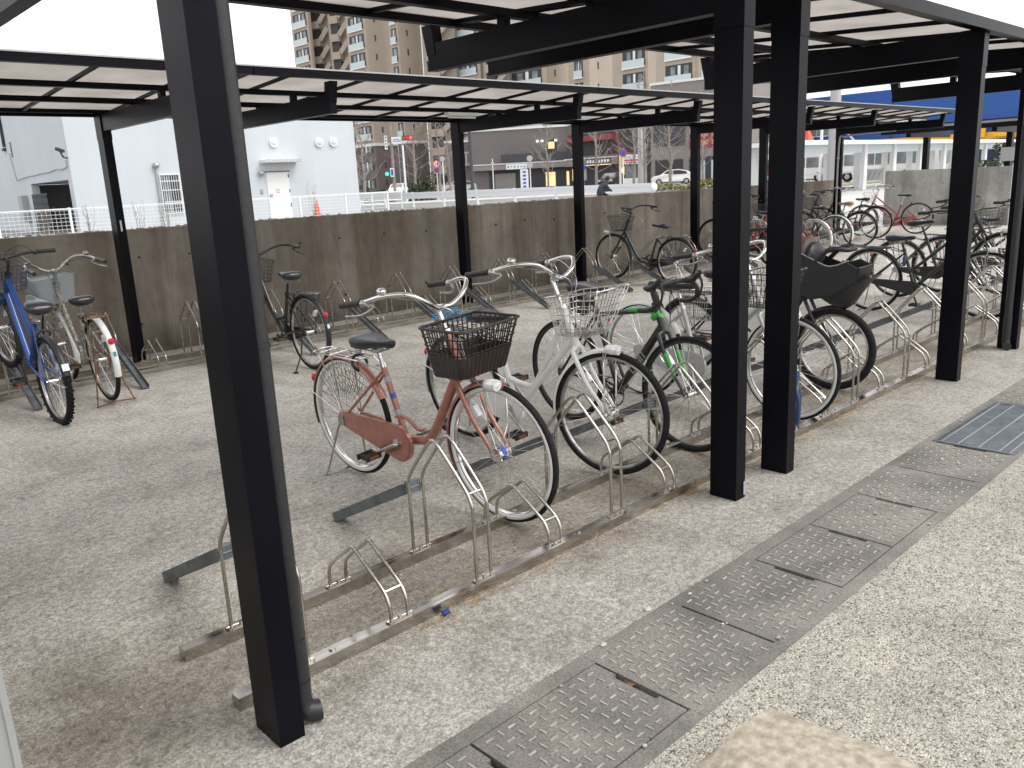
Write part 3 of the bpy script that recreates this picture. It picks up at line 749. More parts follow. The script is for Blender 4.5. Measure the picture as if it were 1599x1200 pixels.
    for sy in (-1,1):
        g.tube([(sp.x+.10,sy*.012,sh-.03),(sp.x+.04,sy*.022,sh-.055),(sp.x-.03,sy*.022,sh-.055),(sp.x-.11,sy*.035,sh-.045)],.0035,6,curve=3)
        if bars!='drop':
            g.tube([(sp.x-.095+.016*math.cos(t*1.1),sy*.05+.016*math.sin(t*1.1),sh-.075+.0022*t) for t in range(0,17)],.003,5)
    g.cbox((sp.x,0,sh-.052),(.04,.05,.018)); g.build('seat_rails','dull',se)
    # ---- mudguards
    if fend:
        g=MB(); g.arc(rh,R+.014,R_(25),R_(196 if style!='mtb' else 150),.026,.020); o=P(g,'rear_mudguard',fend)
        g=MB()
        for sy in (-1,1): g.tube([rh+V(0,sy*.05,0),rh+V(-(R+.01)*math.cos(R_(17)),sy*.024,(R+.01)*math.sin(R_(17)))],.0022,5); 
        g.build('mudguard_stay','chrome',o)
        if rlens:
            g=MB(); a=R_(150); c=rh+V((R+.026)*math.cos(a),0,(R+.026)*math.sin(a)); g.ball(c,.024,12,(.55,1.0,1.1)); g.build('rear_reflector','redlens',o)
            g=MB(); a=R_(166); c=rh+V((R+.0165)*math.cos(a),0,(R+.0165)*math.sin(a)); g.cbox(c,(.004,.020,.035),Matrix.Rotation(R_(14),3,'Y')); a=R_(174); c=rh+V((R+.0165)*math.cos(a),0,(R+.0165)*math.sin(a)); g.build('registration_sticker','signw' if fend!='white' else 'teal',o)
        g=MB(); g.arc(fh,R+.014,R_(78),R_(205),.026,.020); g.xf(ST); o=P(g,'front_mudguard',fend)
        g=MB()
        for sy in (-1,1): g.tube([fh+V(0,sy*.052,0),fh+V(-(R+.01)*math.cos(R_(18)),sy*.024,-(R+.01)*math.sin(R_(18)))],.0022,5)
        g.xf(ST); g.build('mudguard_stay','chrome',o)
    # ---- drivetrain
    if case:
        def hull(r1,r2):
            pts=[]
            for k in range(15):
                a=-PI/2-.1+(PI+.2)*k/14; pts.append((bb.x+r1*math.cos(a),bb.z+r1*math.sin(a)))
            for k in range(9):
                a=PI/2+.1+(PI-.2)*k/8; pts.append((rh.x+r2*math.cos(a),rh.z+r2*math.sin(a)))
            return pts
        g=MB(); cr_=(.098,.043) if case not in('blackp',) else (.074,.020)
        g.prism(hull(*cr_),-.062,-.040); g.prism([(bb.x+(a-bb.x)*.93,bb.z+(b-bb.z)*.9) for a,b in hull(*cr_)],-.066,-.0621); o=P(g,'chain_case',case)
        g=MB(); g.cyl((bb.x,-.074,bb.z),(bb.x,-.060,bb.z),.030,16); g.build('crank_boss','chrome' if barm=='chrome' else 'blackp',o)
    else:
        g=MB(); g.torus((bb.x,-.05,bb.z),.088,.004,40,6,rz=.003)
        for k in range(5):
            a=2*PI*k/5; g.bar((bb.x,-.05,bb.z),(bb.x+.086*math.cos(a),-.05,bb.z+.086*math.sin(a)),.014,.004,(0,1,0))
        for k in range(36):
            a=2*PI*k/36; g.cbox((bb.x+.092*math.cos(a),-.05,bb.z+.092*math.sin(a)),(.006,.003,.005),Matrix.Rotation(-a,3,'Y'))
        P(g,'chainring','blackp' if frame!='aged' else 'rust')
        g=MB(); g.bar((bb.x,-.05,bb.z+.09),(rh.x,-.05,rh.z+.036),.004,.008); g.bar((bb.x,-.05,bb.z-.09),(rh.x+.02,-.05,rh.z-.09),.004,.008)
        g.bar((rh.x+.02,-.05,rh.z-.09),(rh.x,-.05,rh.z-.038),.014,.02); P(g,'chain','dull' if frame!='aged' else 'rust')
        g=MB()
        for q,rr in enumerate((.048,.042,.036,.030,.024)): g.torus((rh.x,-.036-.004*q,rh.z),rr,.003,26,5,rz=.0015); g.cyl((rh.x,-.036-.004*q,rh.z),(rh.x,-.038-.004*q,rh.z),rr*.8,18)
        P(g,'sprockets','dull' if frame!='aged' else 'rust')
    cm='dull' if barm in('chrome','aged','dull') else 'blackp'
    for sy,a in ((-1,crank),(1,crank+PI)):
        g=MB(); e=V(bb.x+.165*math.sin(a),sy*.088,bb.z-.165*math.cos(a)); g.tube([V(bb.x,sy*.07,bb.z),V(bb.x,sy*.082,bb.z)*1.0,e],[.013,.012,.009],8); cr=P(g,'crank',cm)
        g=MB(); c=e+V(0,sy*.055,0)
        g.cbox(c,(.085,.085,.012)); 
        for q in (-1,1):
            g.cbox(c+V(q*.036,0,0),(.014,.095,.028)); g.cbox(c+V(0,q*.030,0),(.075,.016,.024))
        g.k=1
        for q in (-1,1): g.cbox(c+V(q*.0435,0,0),(.003,.055,.014))
        g.build('pedal',['blackp','amberlens'],cr)
    # ---- carrier, stand, lights, baskets
    if rack:
        z=R+.325+ (0.03 if R>.3 else .02); g=MB(); x1=.20; x0=-.20
        g.tube([(x1,-.055,z-.01),(x0+.05,-.06,z),(x0,-.045,z+.002),(x0-.015,0,z+.002),(x0,.045,z+.002),(x0+.05,.06,z),(x1,.055,z-.01)],.0042,6,curve=3)
        for y in (-.03,0,.03): g.tube([(x1,y*.6,z-.008),(x0+.0,y,z)],.0034,6)
        for x in (.10,-.04,-.14): g.tube([(x,-.06,z-.001),(x,.06,z-.001)],.0034,6)
        for sy in (-1,1):
            g.tube([(-.02,sy*.062,z),(-.012,sy*.066,z-.16),rh+V(0,sy*.062,0)],.0040,6); g.tube([(-.14,sy*.058,z),rh+V(-.01,sy*.062,.02)],.0032,6)
            g.tube([(x1,sy*.05,z-.01),sc+V(-.01,sy*.018,-.02)],.004,6)
        P(g,'rear_carrier',rack)
    if rbasket:
        z=R+.37; wire_basket(root,P,V(-.04,0,z),.17,.20,.15,.17,.24,rbasket,9,11,5,None,'rear_basket')
    if stand=='double':
        g=MB(); a=rh+V(-.0,0,-.0); gz=.004
        for sy in (-1,1): g.tube([rh+V(0,sy*.064,0),rh+V(-.045,sy*.075,-.06),V(-.12,sy*.13,gz+.03),V(-.15,sy*.145,gz)],[.011,.007,.0055,.0055],8,curve=3)
        g.tube([(-.15,-.145,gz),(-.125,-.10,gz),(-.105,0,gz+.005),(-.125,.10,gz),(-.15,.145,gz)],.0055,8,curve=3)
        g.cbox(rh+V(-.012,-.066,-.01),(.05,.012,.055)); P(g,'kickstand','dull' if frame!='aged' else 'rust')
    elif stand=='side':
        g=MB(); g.tube([rh+V(.03,.062,-.01),V(.0,.10,.16),V(-.03,.19,.012)],[.009,.007,.007],8); g.cbox((-.03,.19,.008),(.04,.03,.012)); P(g,'kickstand','blackp')
    if light:
        g=MB(); sd=lights_side; c=fh+V(.03,sd*.085,R+.015)
        g.tube([fh+V(.0,sd*.055,.01),fh+V(.0,sd*.075,R-.05),c],.0038,6)
        o=MB(); o.ball(c+V(.03,0,.01),.034,14,(1.35,.9,.8)); o.cyl(c+V(.055,0,.01),c+V(.07,0,.008),.026,14); 
        g.xf(ST); o.xf(ST); b_=P(o,'headlight',light); g.build('light_bracket','chrome',b_)
    if basket:
        kind,bm=basket
        o_=top+V(.055,0,-.055)
        if kind=='wire': ob=wire_basket(root,P,o_,.36,.19,.29,.125,.21,bm,9,7,6,ST)
        elif kind=='swoop': ob=wire_basket(root,P,o_,.37,.22,.27,.14,.22,bm,9,7,6,ST,swoop=True)
        elif kind=='resin': ob=wire_basket(root,P,o_,.375,.20,.30,.135,.225,bm,11,8,6,ST,woven=True)
        elif kind=='clear': ob=wire_basket(root,P,o_,.34,.19,.27,.13,.22,bm,13,9,9,ST,solid=True)
        g=MB(); g.tube([fh+V(.0,-.06,.01),fh+V(.0,-.07,R+.0),V(o_.x+.13,-.06,o_.z-.21)],.0038,6); g.tube([fh+V(.0,.06,.01),fh+V(.0,.07,R+.0),V(o_.x+.13,.06,o_.z-.21)],.0038,6)
        g.tube([V(o_.x+.0,0,o_.z-.06),ht-V(0,0,.0)],.007,6)
        g.xf(ST); g.build('basket_stay','chrome',ob)
    if guard:
        g=MB()
        for sy in (-1,1):
            for i in range(12):
                a=R_(48+i*8); q=rh+V((R-.005)*math.cos(a),sy*.028,(R-.005)*math.sin(a)); e=rh+V(.10*math.cos(a),sy*.045,.10*math.sin(a)+.02)
                if i<7 or True: g.tube([q,e],.0013,3,False,cap=False)
            for rr in (.16,.20,.24,.28): g.torus((rh.x,sy*.038,rh.z),rr,.0013,18,3,R_(48),R_(138))
        P(g,'dress_guard',guard)
    g=MB(); a=R_(62); q=rh+V((R+.0)*math.cos(a),0,(R+.0)*math.sin(a))
    if fend:
        g.torus((0,0,0),.045,.008,18,8,R_(-60),R_(240)); g.xf(Matrix.Translation(q+V(-.02,0,.02))@Matrix.Rotation(R_(90),4,'Z')@Matrix.Rotation(R_(-20),4,'X')); P(g,'ring_lock','blackp')
    return root,ST,P,dict(bb=bb,rh=rh,fh=fh,hb=hb,ht=ht,top=top,sc=sc,sp=sp,R=R)
def wire_basket(root,P,o,w1,l1,w0,l0,h,mt,nw,nl,nh,ST=None,name='basket',woven=False,solid=False,swoop=False):
    """o = middle of the rear top edge; opens upward; w = full width (y), l*2 = length (x)"""
    L1=l1*1.45; L0=l0*1.45
    g=MB()
    def ring(t,ex=0):
        w_=(w0+(w1-w0)*t)/2; a=o.x+(L1-L0)*.25*(1-t); b=a+(L0+(L1-L0)*t); z=o.z-h*(1-t); c=.03
        P_=[(a,-w_+c),(a+c*.3,-w_+c*.3),(a+c,-w_),(b-c,-w_),(b-c*.3,-w_+c*.3),(b,-w_+c),(b,w_-c),(b-c*.3,w_-c*.3),(b-c,w_),(a+c,w_),(a+c*.3,w_-c*.3),(a,w_-c)]
        out=[]
        for x,y in P_:
            dz=0
            if swoop and t>.6: dz=.035*(1-((x-a)/(b-a)))*(t-.6)/.4*-1.2+.02*(abs(y)/w_)*(t-.6)/.4
            out.append((x,y,z+dz))
        return out
    r=.0021 if not woven else .0034
    for i in range(nh+1):
        t=i/nh
        if woven and t<.45: continue
        g.tube(ring(t),r*(2.0 if i==nh else 1),6 if i==nh else 4,closed=True)
    def lerp(p,q,s): return tuple(p[k]+(q[k]-p[k])*s for k in range(3))
    top,bot=ring(1),ring(0)
    def side(i,j,n):
        for k in range(n+1):
            s=k/n; a,b=lerp(top[i],top[j],s),lerp(bot[i],bot[j],s); g.tube([a,b],r,4,False)
    side(2,3,nl-1); side(8,9,nl-1); side(5,6,nw-1); side(11,0,nw-1)
    for k in range(nw):
        s=k/(nw-1); g.tube([lerp(bot[0],bot[11],s),lerp(bot[5],bot[6],s)],r,4,False)
    for k in range(nl):
        s=k/(nl-1); g.tube([lerp(bot[2],bot[3],s),lerp(bot[9],bot[8],s)],r,4,False)
    if woven or solid:
        g.k=1; hi=.46 if woven else .98; n=22 if woven else 2; rings=[]
        for i in range(n+1):
            t=hi*i/n; rr=ring(t); c=(o.x+L1/2,0); q=(1+.014*math.sin(i*PI)*0+(.018 if i%2 else 0)) if woven else .985
            rings.append([(c[0]+(x-c[0])*q,y*q,z) for x,y,z in rr])
        g.loft(rings,False,False)
        rings=[[(x*1,y,z+.002) for x,y,z in ring(0)],[(o.x+L1/2+(x-o.x-L1/2)*.1,y*.1,z+.003) for x,y,z in ring(0)]]; g.loft(rings,False,True)
    if ST is not None: g.xf(ST)
    return P(g,name,[mt,mt])
YA=-PI/2; YB=PI/2
# --- copper bicycle
cb,ST,P,K=bicycle('bicycle','copper pink city bicycle with dark brown front basket and whitewall tyres',(2.385,3.80,.012),YA+R_(3),frame='copper',fend='copper',case='copper',bars='mama',grip='brown',
  basket=('resin','brown'),rack='chrome',stand='double',side='creamw',rim='chrome',guard='blackp',sh=.79,steer=R_(1),lean=R_(3.5),crank=-1.15)
g=MB(); g.k=0
for i,(t,c) in enumerate(((.34,0),(.56,1),(.78,0))):
    p=K['bb']+(K['sc']-K['bb'])*t; g.k=i%2; g.tube([p,p+(K['sc']-K['bb']).normalized()*.028],.0172,12,cap=False)
g.build('frame_sticker',['foam','signb'],cb)
g=MB(); g.cyl((K['fh'].x,-.012,K['R']),(K['fh'].x,.012,K['R']),.030,14); g.xf(ST); g.build('hub_band','signb',cb)
# --- white bicycle
cb,ST,P,K=bicycle('bicycle','white city bicycle with chrome wire basket in the foreground rack',(3.20,3.82,.012),YA+R_(2),frame='white',fend='white',case='white',bars='mama',
  basket=('swoop','chrome'),rack='blackpaint',stand='double',rim='dull',sh=.80,steer=R_(10),lean=R_(3),style='loop',bh=.04,crank=.8,side=None)
g=MB()
random.seed(5)
for k in range(22):
    x=3.22+random.uniform(-.09,.09);y=3.90+random.uniform(-.09,.09);z=.735+random.uniform(0,.05); g.tube([(x,y,z),(x+random.uniform(-.08,.08),y+random.uniform(-.08,.08),z+random.uniform(-.01,.03)),(x+random.uniform(-.1,.1),y+random.uniform(-.1,.1),z)],.0035,5,curve=3)
g.tube([(3.14,3.82,.75),(3.3,3.85,.76),(3.3,3.98,.755),(3.15,3.97,.75)],.0035,5,curve=4,closed=True)
tag(g.build('cord_bundle','bluecord'),'tangled light blue cord tied on the rear carrier of the white bicycle','cord')
# --- road bicycle
cb,ST,P,K=bicycle('road_bicycle','black road bicycle with lime green details, drop handlebar and grey down tube letters',(3.90,3.60,.0),YA-R_(4),wb=1.0,frame='blackpaint',bars='drop',barm='blackp',
  stand=None,light=None,rim='blackp',tw=.014,sh=.90,steer=R_(4),lean=R_(2),style='diamond',saddle='saddle',crank=.5,rlens=False)
g=MB(); dv=(K['hb']-K['bb']); u=dv.normalized(); 
mx=Matrix(((u.x,0,-u.z,0),(0,1,0,0),(u.z,0,u.x,0),(0,0,0,1)))
y=-.0275
def stroke(a,b): 
    g.bar(V(a[0],y,a[1]),V(b[0],y,b[1]),.0085,.002,(0,1,0))
L0=.20; hgt=.026; wd=.042; gp=.017
x=L0
for ch in 'UNII':
    if ch=='U': stroke((x,-hgt/1),(x,hgt)); stroke((x,-hgt),(x+wd,-hgt)); stroke((x+wd,-hgt),(x+wd,hgt)); x+=wd+gp
    elif ch=='N': stroke((x,-hgt),(x,hgt)); stroke((x,hgt),(x+wd,hgt)); stroke((x+wd,hgt),(x+wd,-hgt)); x+=wd+gp
    else: stroke((x,-hgt),(x,hgt)); x+=gp*1.6
g.xf(Matrix.Translation(K['bb'])@mx); g.build('lettering','greyw',cb)
g=MB(); a=K['hb']+(K['bb']-K['hb'])*.10; 
g.tube([K['hb']+V(-.01,0,.09),K['hb']+V(-.07,0,.06)],[.026,.022],12); g.tube([K['ht']+V(-.03,0,-.03),K['ht']+V(-.20,0,-.045)],[.0195,.018],10)
g.build('frame_flash','limep',cb)
g=MB()
for sy in (-1,1): g.tube([K['hb']+(K['fh']-K['hb'])*.35+V(-.012,sy*.053,0),K['hb']+(K['fh']-K['hb'])*.75+V(-.014,sy*.053,0)],[.0145,.012],8)
g.xf(ST); g.build('fork_flash','limep',cb)
g=MB(); g.cbox(K['sp']+V(-.10,0,-.07),(.13,.07,.10),Matrix.Rotation(.25,3,'Y')); g.build('saddle_bag','blackp',cb)
# --- silver bicycle behind the paired posts
bicycle('bicycle','silver city bicycle with white rear mudguard, behind the left paired post',(4.70,3.60,.0),YA+R_(1),frame='silverp',fend='white',case='silverp',bars='mama',
  basket=('wire','blackpaint'),rack=None,stand='side',rim='dull',sh=.82,steer=R_(-4),style='loop',side='creamw',crank=.3)
# --- child seat bicycle
cb,ST,P,K=bicycle('child_seat_bicycle','black electric bicycle with a child seat over its small front wheel',(5.56,3.78,.0),YA+R_(1),R=.295,wb=1.18,frame='blackpaint',fend='blackp',bars=None or 'up',barm='blackp',
  stand='double',light=None,rim='dull',tw=.026,sh=.80,steer=R_(3),lean=R_(1),style='u',rack='blackpaint',rbasket='chrome',crank=.9,child=True,bh=.1)
def shell(g,outline,w_,t=.012):   # side wall pair plus floor following an outline (xz)
    for sy in (-1,1):
        g.prism(outline,sy*w_-(t/2),sy*w_+(t/2))
o=V(K['fh'].x-.02,0,.60)
CS=Matrix.Translation(V(o.x-.04,0,.665))@Matrix.Rotation(R_(-6),4,'Y')@Matrix.Diagonal((.70,.82,.78,1))@Matrix.Translation(-V(o.x,0,.60))
t=MB()
side=[(-.20,.05),(-.10,.0),(.10,.02),(.35,.12),(.38,.24),(.28,.30),(.12,.27),(-.02,.33),(-.20,.42)]
shell(t,[(o.x+a,o.z+b) for a,b in side],.155)
fl=[(-.20,.42),(-.215,.40),(-.215,.05),(-.10,-.01),(.10,.01),(.35,.11),(.40,.24),(.38,.245),(.345,.13),(.10,.035),(-.09,.02),(-.195,.06)]
t.prism([(o.x+a,o.z+b) for a,b in fl],-.15,.15); t.xf(ST@CS); seat=t.build('child_seat','blackp',cb)
t=MB()   # footrest scoop
rings=[]
for i in range(9):
    s=i/8; x=-.02+.50*s; zb=-.02-.15*math.sin(PI*min(1,s*1.15))*(1-s*.3)+.16*s*s; zt=.02+.13*s
    rings.append([(o.x+x,yy,o.z+(zb+ (zt-zb)*abs(yy/.15)**2.2)) for yy in (-.15,-.12,-.07,0,.07,.12,.15)]+[(o.x+x,yy,o.z+.01+(zb+(zt-zb)*abs(yy/.15)**2.2)) for yy in (.142,.11,.065,0,-.065,-.11,-.142)])
t.loft(rings); t.xf(ST@CS); t.build('footrest','blackp',seat)
t=MB(); t.ball((o.x-.15,0,o.z+.42),.17,16,(.36,.95,.80)); t.xf(ST@CS); t.build('head_cushion','brownl',seat)
t=MB(); t.ball((o.x-.09,0,o.z+.38),.17,16,(.36,.98,.72)); t.xf(ST@CS); t.build('head_guard','blackp',seat)
t=MB(); t.tube([(o.x-.02,-.15,o.z+.33),(o.x+.12,-.14,o.z+.42),(o.x+.26,-.08,o.z+.40),(o.x+.28,0,o.z+.40),(o.x+.26,.08,o.z+.40),(o.x+.12,.14,o.z+.42),(o.x-.02,.15,o.z+.33)],.022,10,curve=4); t.xf(ST@CS); t.build('grab_bar','blackp',seat)
t=MB(); t.tube([(o.x-.18,-.157,o.z+.42),(o.x-.02,-.16,o.z+.335),(o.x+.12,-.16,o.z+.275),(o.x+.30,-.16,o.z+.31)],.006,6,curve=3); t.xf(ST@CS); t.build('rim_piping','greypaint',seat)
# --- black pair beyond
bicycle('bicycle','black commuter bicycle with chain case and blue lock, left of the right canopy post',(8.98,3.80,.0),YA,frame='blackpaint',fend='blackpaint',case='blackp',bars='up',barm='blackp',
  basket=None,rack='blackpaint',stand='double',rim='dull',sh=.80,style='staggered',crank=.4,lean=R_(2))
cb,ST,P,K=bicycle('bicycle','black commuter bicycle with high saddle, passing behind the right canopy post',(10.05,3.92,.0),YA-R_(2),frame='blackpaint',fend='blackpaint',case='blackp',bars='up',barm='blackp',
  basket=('wire','blackpaint'),rack='blackpaint',stand='double',rim='dull',sh=.86,style='loop',crank=2.0,rise=.10)
bicycle('bicycle','black bicycle with silver fork glimpsed just right of the right canopy post',(10.62,3.66,.0),YA+R_(3),frame='blackpaint',fend='blackpaint',case=None,bars='up',barm='blackp',
  basket=('wire','dull'),rack='blackpaint',stand='double',rim='dull',sh=.84,style='staggered',crank=1.2,forkm='silverp')
bicycle('bicycle','dark bicycle with red reflector at the far right between the last posts',(11.5,3.75,.0),YA-R_(3),frame='navyp',fend='blackpaint',case='blackp',bars='flat',barm='blackp',
  basket=('wire','blackpaint'),rack='blackpaint',stand='double',rim='dull',sh=.82,style='loop',crank=.2)
g=MB(); g.torus((0,0,0),.045,.012,20,8); g.xf(Matrix.Translation((8.86,3.42,.56))@Matrix.Rotation(.5,4,'Z')); tag(g.build('cable_lock','bluelock'),'short blue cable lock looped on the black bicycle left of the right post','lock')
g=MB(); g.tube([(4.42,2.29,.33),(4.40,2.25,.24),(4.42,2.26,.12),(4.46,2.28,.055),(4.49,2.29,.10),(4.47,2.28,.25),(4.43,2.29,.33)],.012,8,curve=4); g.cbox((4.43,2.285,.35),(.035,.03,.09)); tag(g.build('cable_lock','bluelock'),'navy blue cable lock hanging on the low rack hoop beside the right paired post','lock')
# --- wall row
cb,ST,P,K=bicycle('mountain_bicycle','blue mountain bicycle with knobbly tyres and dark basket at the left edge',(1.60,6.60,.0),YB+R_(2),R=.325,wb=1.08,frame='bluep',fend='blackp',bars='flat',barm='blackp',
  basket=('wire','navyp'),stand=None,rim='dull',tw=.024,knobs=True,sh=.84,style='mtb',crank=1.9,rise=.30,rlens=False,steer=R_(5),light=None)
g=MB(); a=R_(140); c=K['rh']+V((K['R']+.018)*math.cos(a),0,(K['R']+.018)*math.sin(a)); g.cbox(c,(.006,.045,.05),Matrix.Rotation(R_(40),3,'Y')); g.build('number_sticker','signw',cb)
bicycle('bicycle','old mottled silver bicycle with rusty rear carrier and red reflector, leaning by the wall rack',(2.07,6.86,.012),YB-R_(1),frame='aged',fend='white',case=None,bars='mama',barm='dull',
  basket=('clear','greyb'),rack='rust',stand='double',rim='dull',sh=.80,style='loop',crank=1.6,steer=R_(6),lean=R_(-2),light=None)
bicycle('bicycle','black city bicycle with black rear carrier and red tail lamp, behind the foreground post',(3.70,6.52,.0),YB-R_(1),frame='blackpaint',fend='blackp',case='blackp',bars='up',barm='blackp',
  basket=('wire','blackp'),rack='blackpaint',stand='side',rim='dull',sh=.84,style='loop',crank=1.6,side=None,steer=R_(-8),light=None)
cb,ST,P,K=bicycle('bicycle','dark green bicycle with black wire front basket parked against the brown wall',(9.80,6.92,.0),YB+R_(1),frame='greenp',fend='blackp',case='blackp',bars='up',barm='blackp',
  basket=('wire','blackp'),rack='blackpaint',stand='double',rim='dull',sh=.84,style='u',crank=1.9,side=None,rise=.05,light='lens',lights_side=1)
g=MB(); q=K['ht']; g.tube([q+V(.03,-.03,.06),q+V(-.10,-.05,.08),q+V(-.22,-.05,.0),q+V(-.16,-.05,-.09),q+V(-.06,-.03,-.02)],.006,6,curve=5); g.build('cable_lock','greyw',cb)
bicycle('bicycle','red bicycle with dark tyres by the wall, glimpsed left of the paired posts',(12.25,6.75,.0),YB+R_(2),frame='redp',fend=None,case='blackp',bars='up',barm='blackp',stand='double',rim='blackp',sh=.86,style='staggered',crank=1,rise=.12,light=None,rlens=False)
bicycle('bicycle','pink red bicycle with white down tube seen between the paired posts',(13.75,6.85,.0),YB-R_(2),frame='pinkp',fend='white',case='pinkp',bars='up',barm='blackp',stand='double',rim='dull',sh=.82,style='loop',crank=1,side='creamw',basket=('wire','blackp'),rack='blackp')
bicycle('bicycle','black bicycle with wire basket just right of the paired posts, far along the wall',(14.85,7.0,.0),YB+R_(4),frame='blackpaint',fend='white',case='blackp',bars='mama',barm='dull',stand='double',rim='dull',sh=.82,style='loop',crank=1,basket=('wire','blackp'),rack='blackp')
bicycle('bicycle','dark blue bicycle with tan saddle in front of the wall opening',(16.0,7.05,.0),YB+R_(6),frame='navyp',fend='blackp',case='blackp',bars='up',barm='blackp',saddle='tan',stand='double',rim='dull',sh=.84,style='staggered',crank=1,basket=('wire','blackp'),rack='blackp')
bicycle('bicycle','black bicycle with dark saddle between the blue bicycle and the red bicycle',(17.9,7.55,.0),YB+R_(8),frame='blackpaint',fend='blackp',case='blackp',bars='up',barm='dull',stand='double',rim='dull',sh=.84,style='loop',crank=1,rack='blackp',basket=('wire','dull'))
bicycle('bicycle','slim red bicycle with silver basket standing side on before the pale wall',(19.25,7.22,.0),R_(124),frame='redp',fend='blackp',case='redp',bars='up',barm='dull',stand='double',rim='dull',sh=.86,style='staggered',crank=1,basket=('wire','chrome'),light=None)
# ================================================================= FAR SIDE: white building across the fence
t=thing('white_building','plain white building with steel door, canopy and round vents behind the wire fence','building',(10.2,34,.45))
def loc(o): return o
B=lambda g,n,m,p=t,l=None: g.build(n,m,p,None,l)
g=MB(); H=6.1
g.box((0,0,0),(12.5,14,H)) if False else None
# front wall, side wall with a recessed gateway (opening y 0.45..5.5, z 0..1.95)
g.box((0,0,0),(12.5,.3,H)); g.box((12.2,.3,0),(12.5,14,H)); g.box((0,.3,1.95),(.3,14,H)); g.box((0,5.4,0),(.3,14,1.95)); g.box((0,.3,0),(.3,.45,1.95))
g.box((.3,.3,H-.3),(12.2,14,H)); g.k=1; g.box((2.6,.3,0),(2.8,8,H-.3)); g.box((.3,.31,1.96),(2.6,8,2.1)); g.k=0
g.box((-.06,-.06,H),(12.56,.36,H+.12)); g.box((-.06,.36,H),(.36,14,H+.12))
g.k=2; g.box((2.5,.3,0),(2.59,8,1.95)); g.box((.3,7.9,0),(2.5,8,1.95)); B(g,'wall',['wb','wbs','greypaint'])  # grey lining inside the gateway stands in for the shade of its interior
g=MB(); g.box((7.80,-.03,.0),(8.88,-.002,2.0)); d=B(g,'door','wbs')
g=MB(); g.box((7.74,-.06,1.985),(8.93,-.031,2.03)); g.build('lintel','rust',d); g=MB(); g.cbox((7.93,-.06,1.0),(.1,.06,.12)); g.build('door_handle','dull',d)
g=MB(); g.box((8.12,-.036,1.05),(8.42,-.031,1.35)); g.k=1; 
for k in range(3): g.box((8.16,-.039,1.11+k*.07),(8.38,-.0365,1.13+k*.07))
g.build('notice',['signw','redlens'],d)
for z in (.5,1.1,1.75): g=MB(); g.box((8.84,-.045,z),(8.88,-.031,z+.14)); g.build('hinge','dark',d)
g=MB(); g.box((7.6,-.62,2.38),(9.35,-.001,2.50)); g.k=1; 
for k in range(24): g.box((7.63+k*.072,-.635,2.37),(7.65+k*.072,-.621,2.51))
B(g,'door_canopy',['wbs','greypaint'])
for x,z in ((8.32,3.22),(10.57,3.22),(11.31,3.24)):
    g=MB(); g.cyl((x,0,z),(x,-.09,z),.20,20); g.k=1; g.cyl((x,-.091,z),(x,-.13,z-.01),.16,20,.12); B(g,'vent_cap',['wbs','whitem'])
g=MB(); g.ball((7.55,-.12,1.95),.13,14,(1,.9,1)); B(g,'wall_lamp','greyw')
g=MB(); g.box((7.46,-.04,1.10),(7.58,0,1.28)); B(g,'intercom','greypaint')
g=MB(); g.box((3.26,-.01,.50),(3.98,.0,2.0)); g.k=1; g.box((3.30,-.012,.54),(3.60,-.009,1.96)); w_=B(g,'window',['dark','win'])
g=MB()
for k in range(8): g.box((3.28+k*.094,-.07,.48),(3.295+k*.094,-.055,2.02))
for z in (.5,.95,1.4,1.75,2.0): g.box((3.24,-.075,z),(4.0,-.06,z+.03))
g.build('window_grille','whitem',w_)
g=MB()
for a in ((3.2,.46,4.02,.5),(3.2,2.0,4.02,2.04),(3.2,.5,3.24,2.0),(3.98,.5,4.02,2.0)): g.box((a[0],-.05,a[1]),(a[2],-.001,a[3]))
g.build('frame','wbs',w_)
g=MB(); g.tube([(3.10,-.07,.1),(3.10,-.07,2.25)],.035,8); g.ball((3.12,-.10,2.38),.13,12); B(g,'vent_pipe','greyw')
g=MB(); g.cbox((-.35,-.35,2.98),(.34,.10,.10),Matrix.Rotation(.5,3,'Z')@Matrix.Rotation(.25,3,'Y')); g.tube([(0,.15,2.72),(-.2,-.1,2.74),(-.33,-.3,2.93)],.03,6); B(g,'security_camera','blackp')
g=MB(); random.seed(2)
pts=[(-.03,.25,2.66),(-.03,.25,2.42)]+[(-.03,.25+k*.42,2.42-.012*k-.05*random.random()) for k in range(1,17)]+[(-.03,7.3,2.15),(-.03,7.6,3.1),(-.03,7.7,3.3)]
g.tube(pts,.018,5); B(g,'cable','greypaint')
g=MB(); g.tube([(-.05,8.2,3.6),(-.05,8.2,5.8)],.07,8); g.cbox((-.06,8.3,3.5),(.12,.3,.12)); B(g,'conduit','blackp')
g=MB()
for k in range(7): g.box((-.02,7.25,3.15+k*.09),(-.001,7.45,3.21+k*.09))
B(g,'lettering','ink')
g=MB(); g.box((-.25,6.2,.4),(-.01,6.75,1.5)); B(g,'utility_box','greypaint')
for yy in (0.9,6.4):
    g=MB()
    for z in (.05,1.45): g.box((-.8,yy-.3,z),(-.76,yy+1.6,z+.04))
    if yy<2:
        for k in range(14): g.box((-.79,yy-.25+k*.14,.05),(-.77,yy-.20+k*.14,1.5))
        for k in range(6): g.box((-.79,yy-.25,.25*k+.1),(-.77,yy+1.6,.25*k+.16))
        B(g,'gate','ink')
tag(t)
v=thing('roof_ventilator','small mushroom ventilator standing above the canopy edge at the top left','ventilator',(10.55,46.1,1.9))
g=MB(); g.cyl((0,0,4.64),(0,0,6.72),.10,10); g.build('duct','greypaint',v); g=MB(); g.ball((-.25,0,6.78),.28,12,(1,1,.35)); g.ball((.3,0,6.80),.28,12,(1,1,.35)); g.build('cowl','greypaint',v)
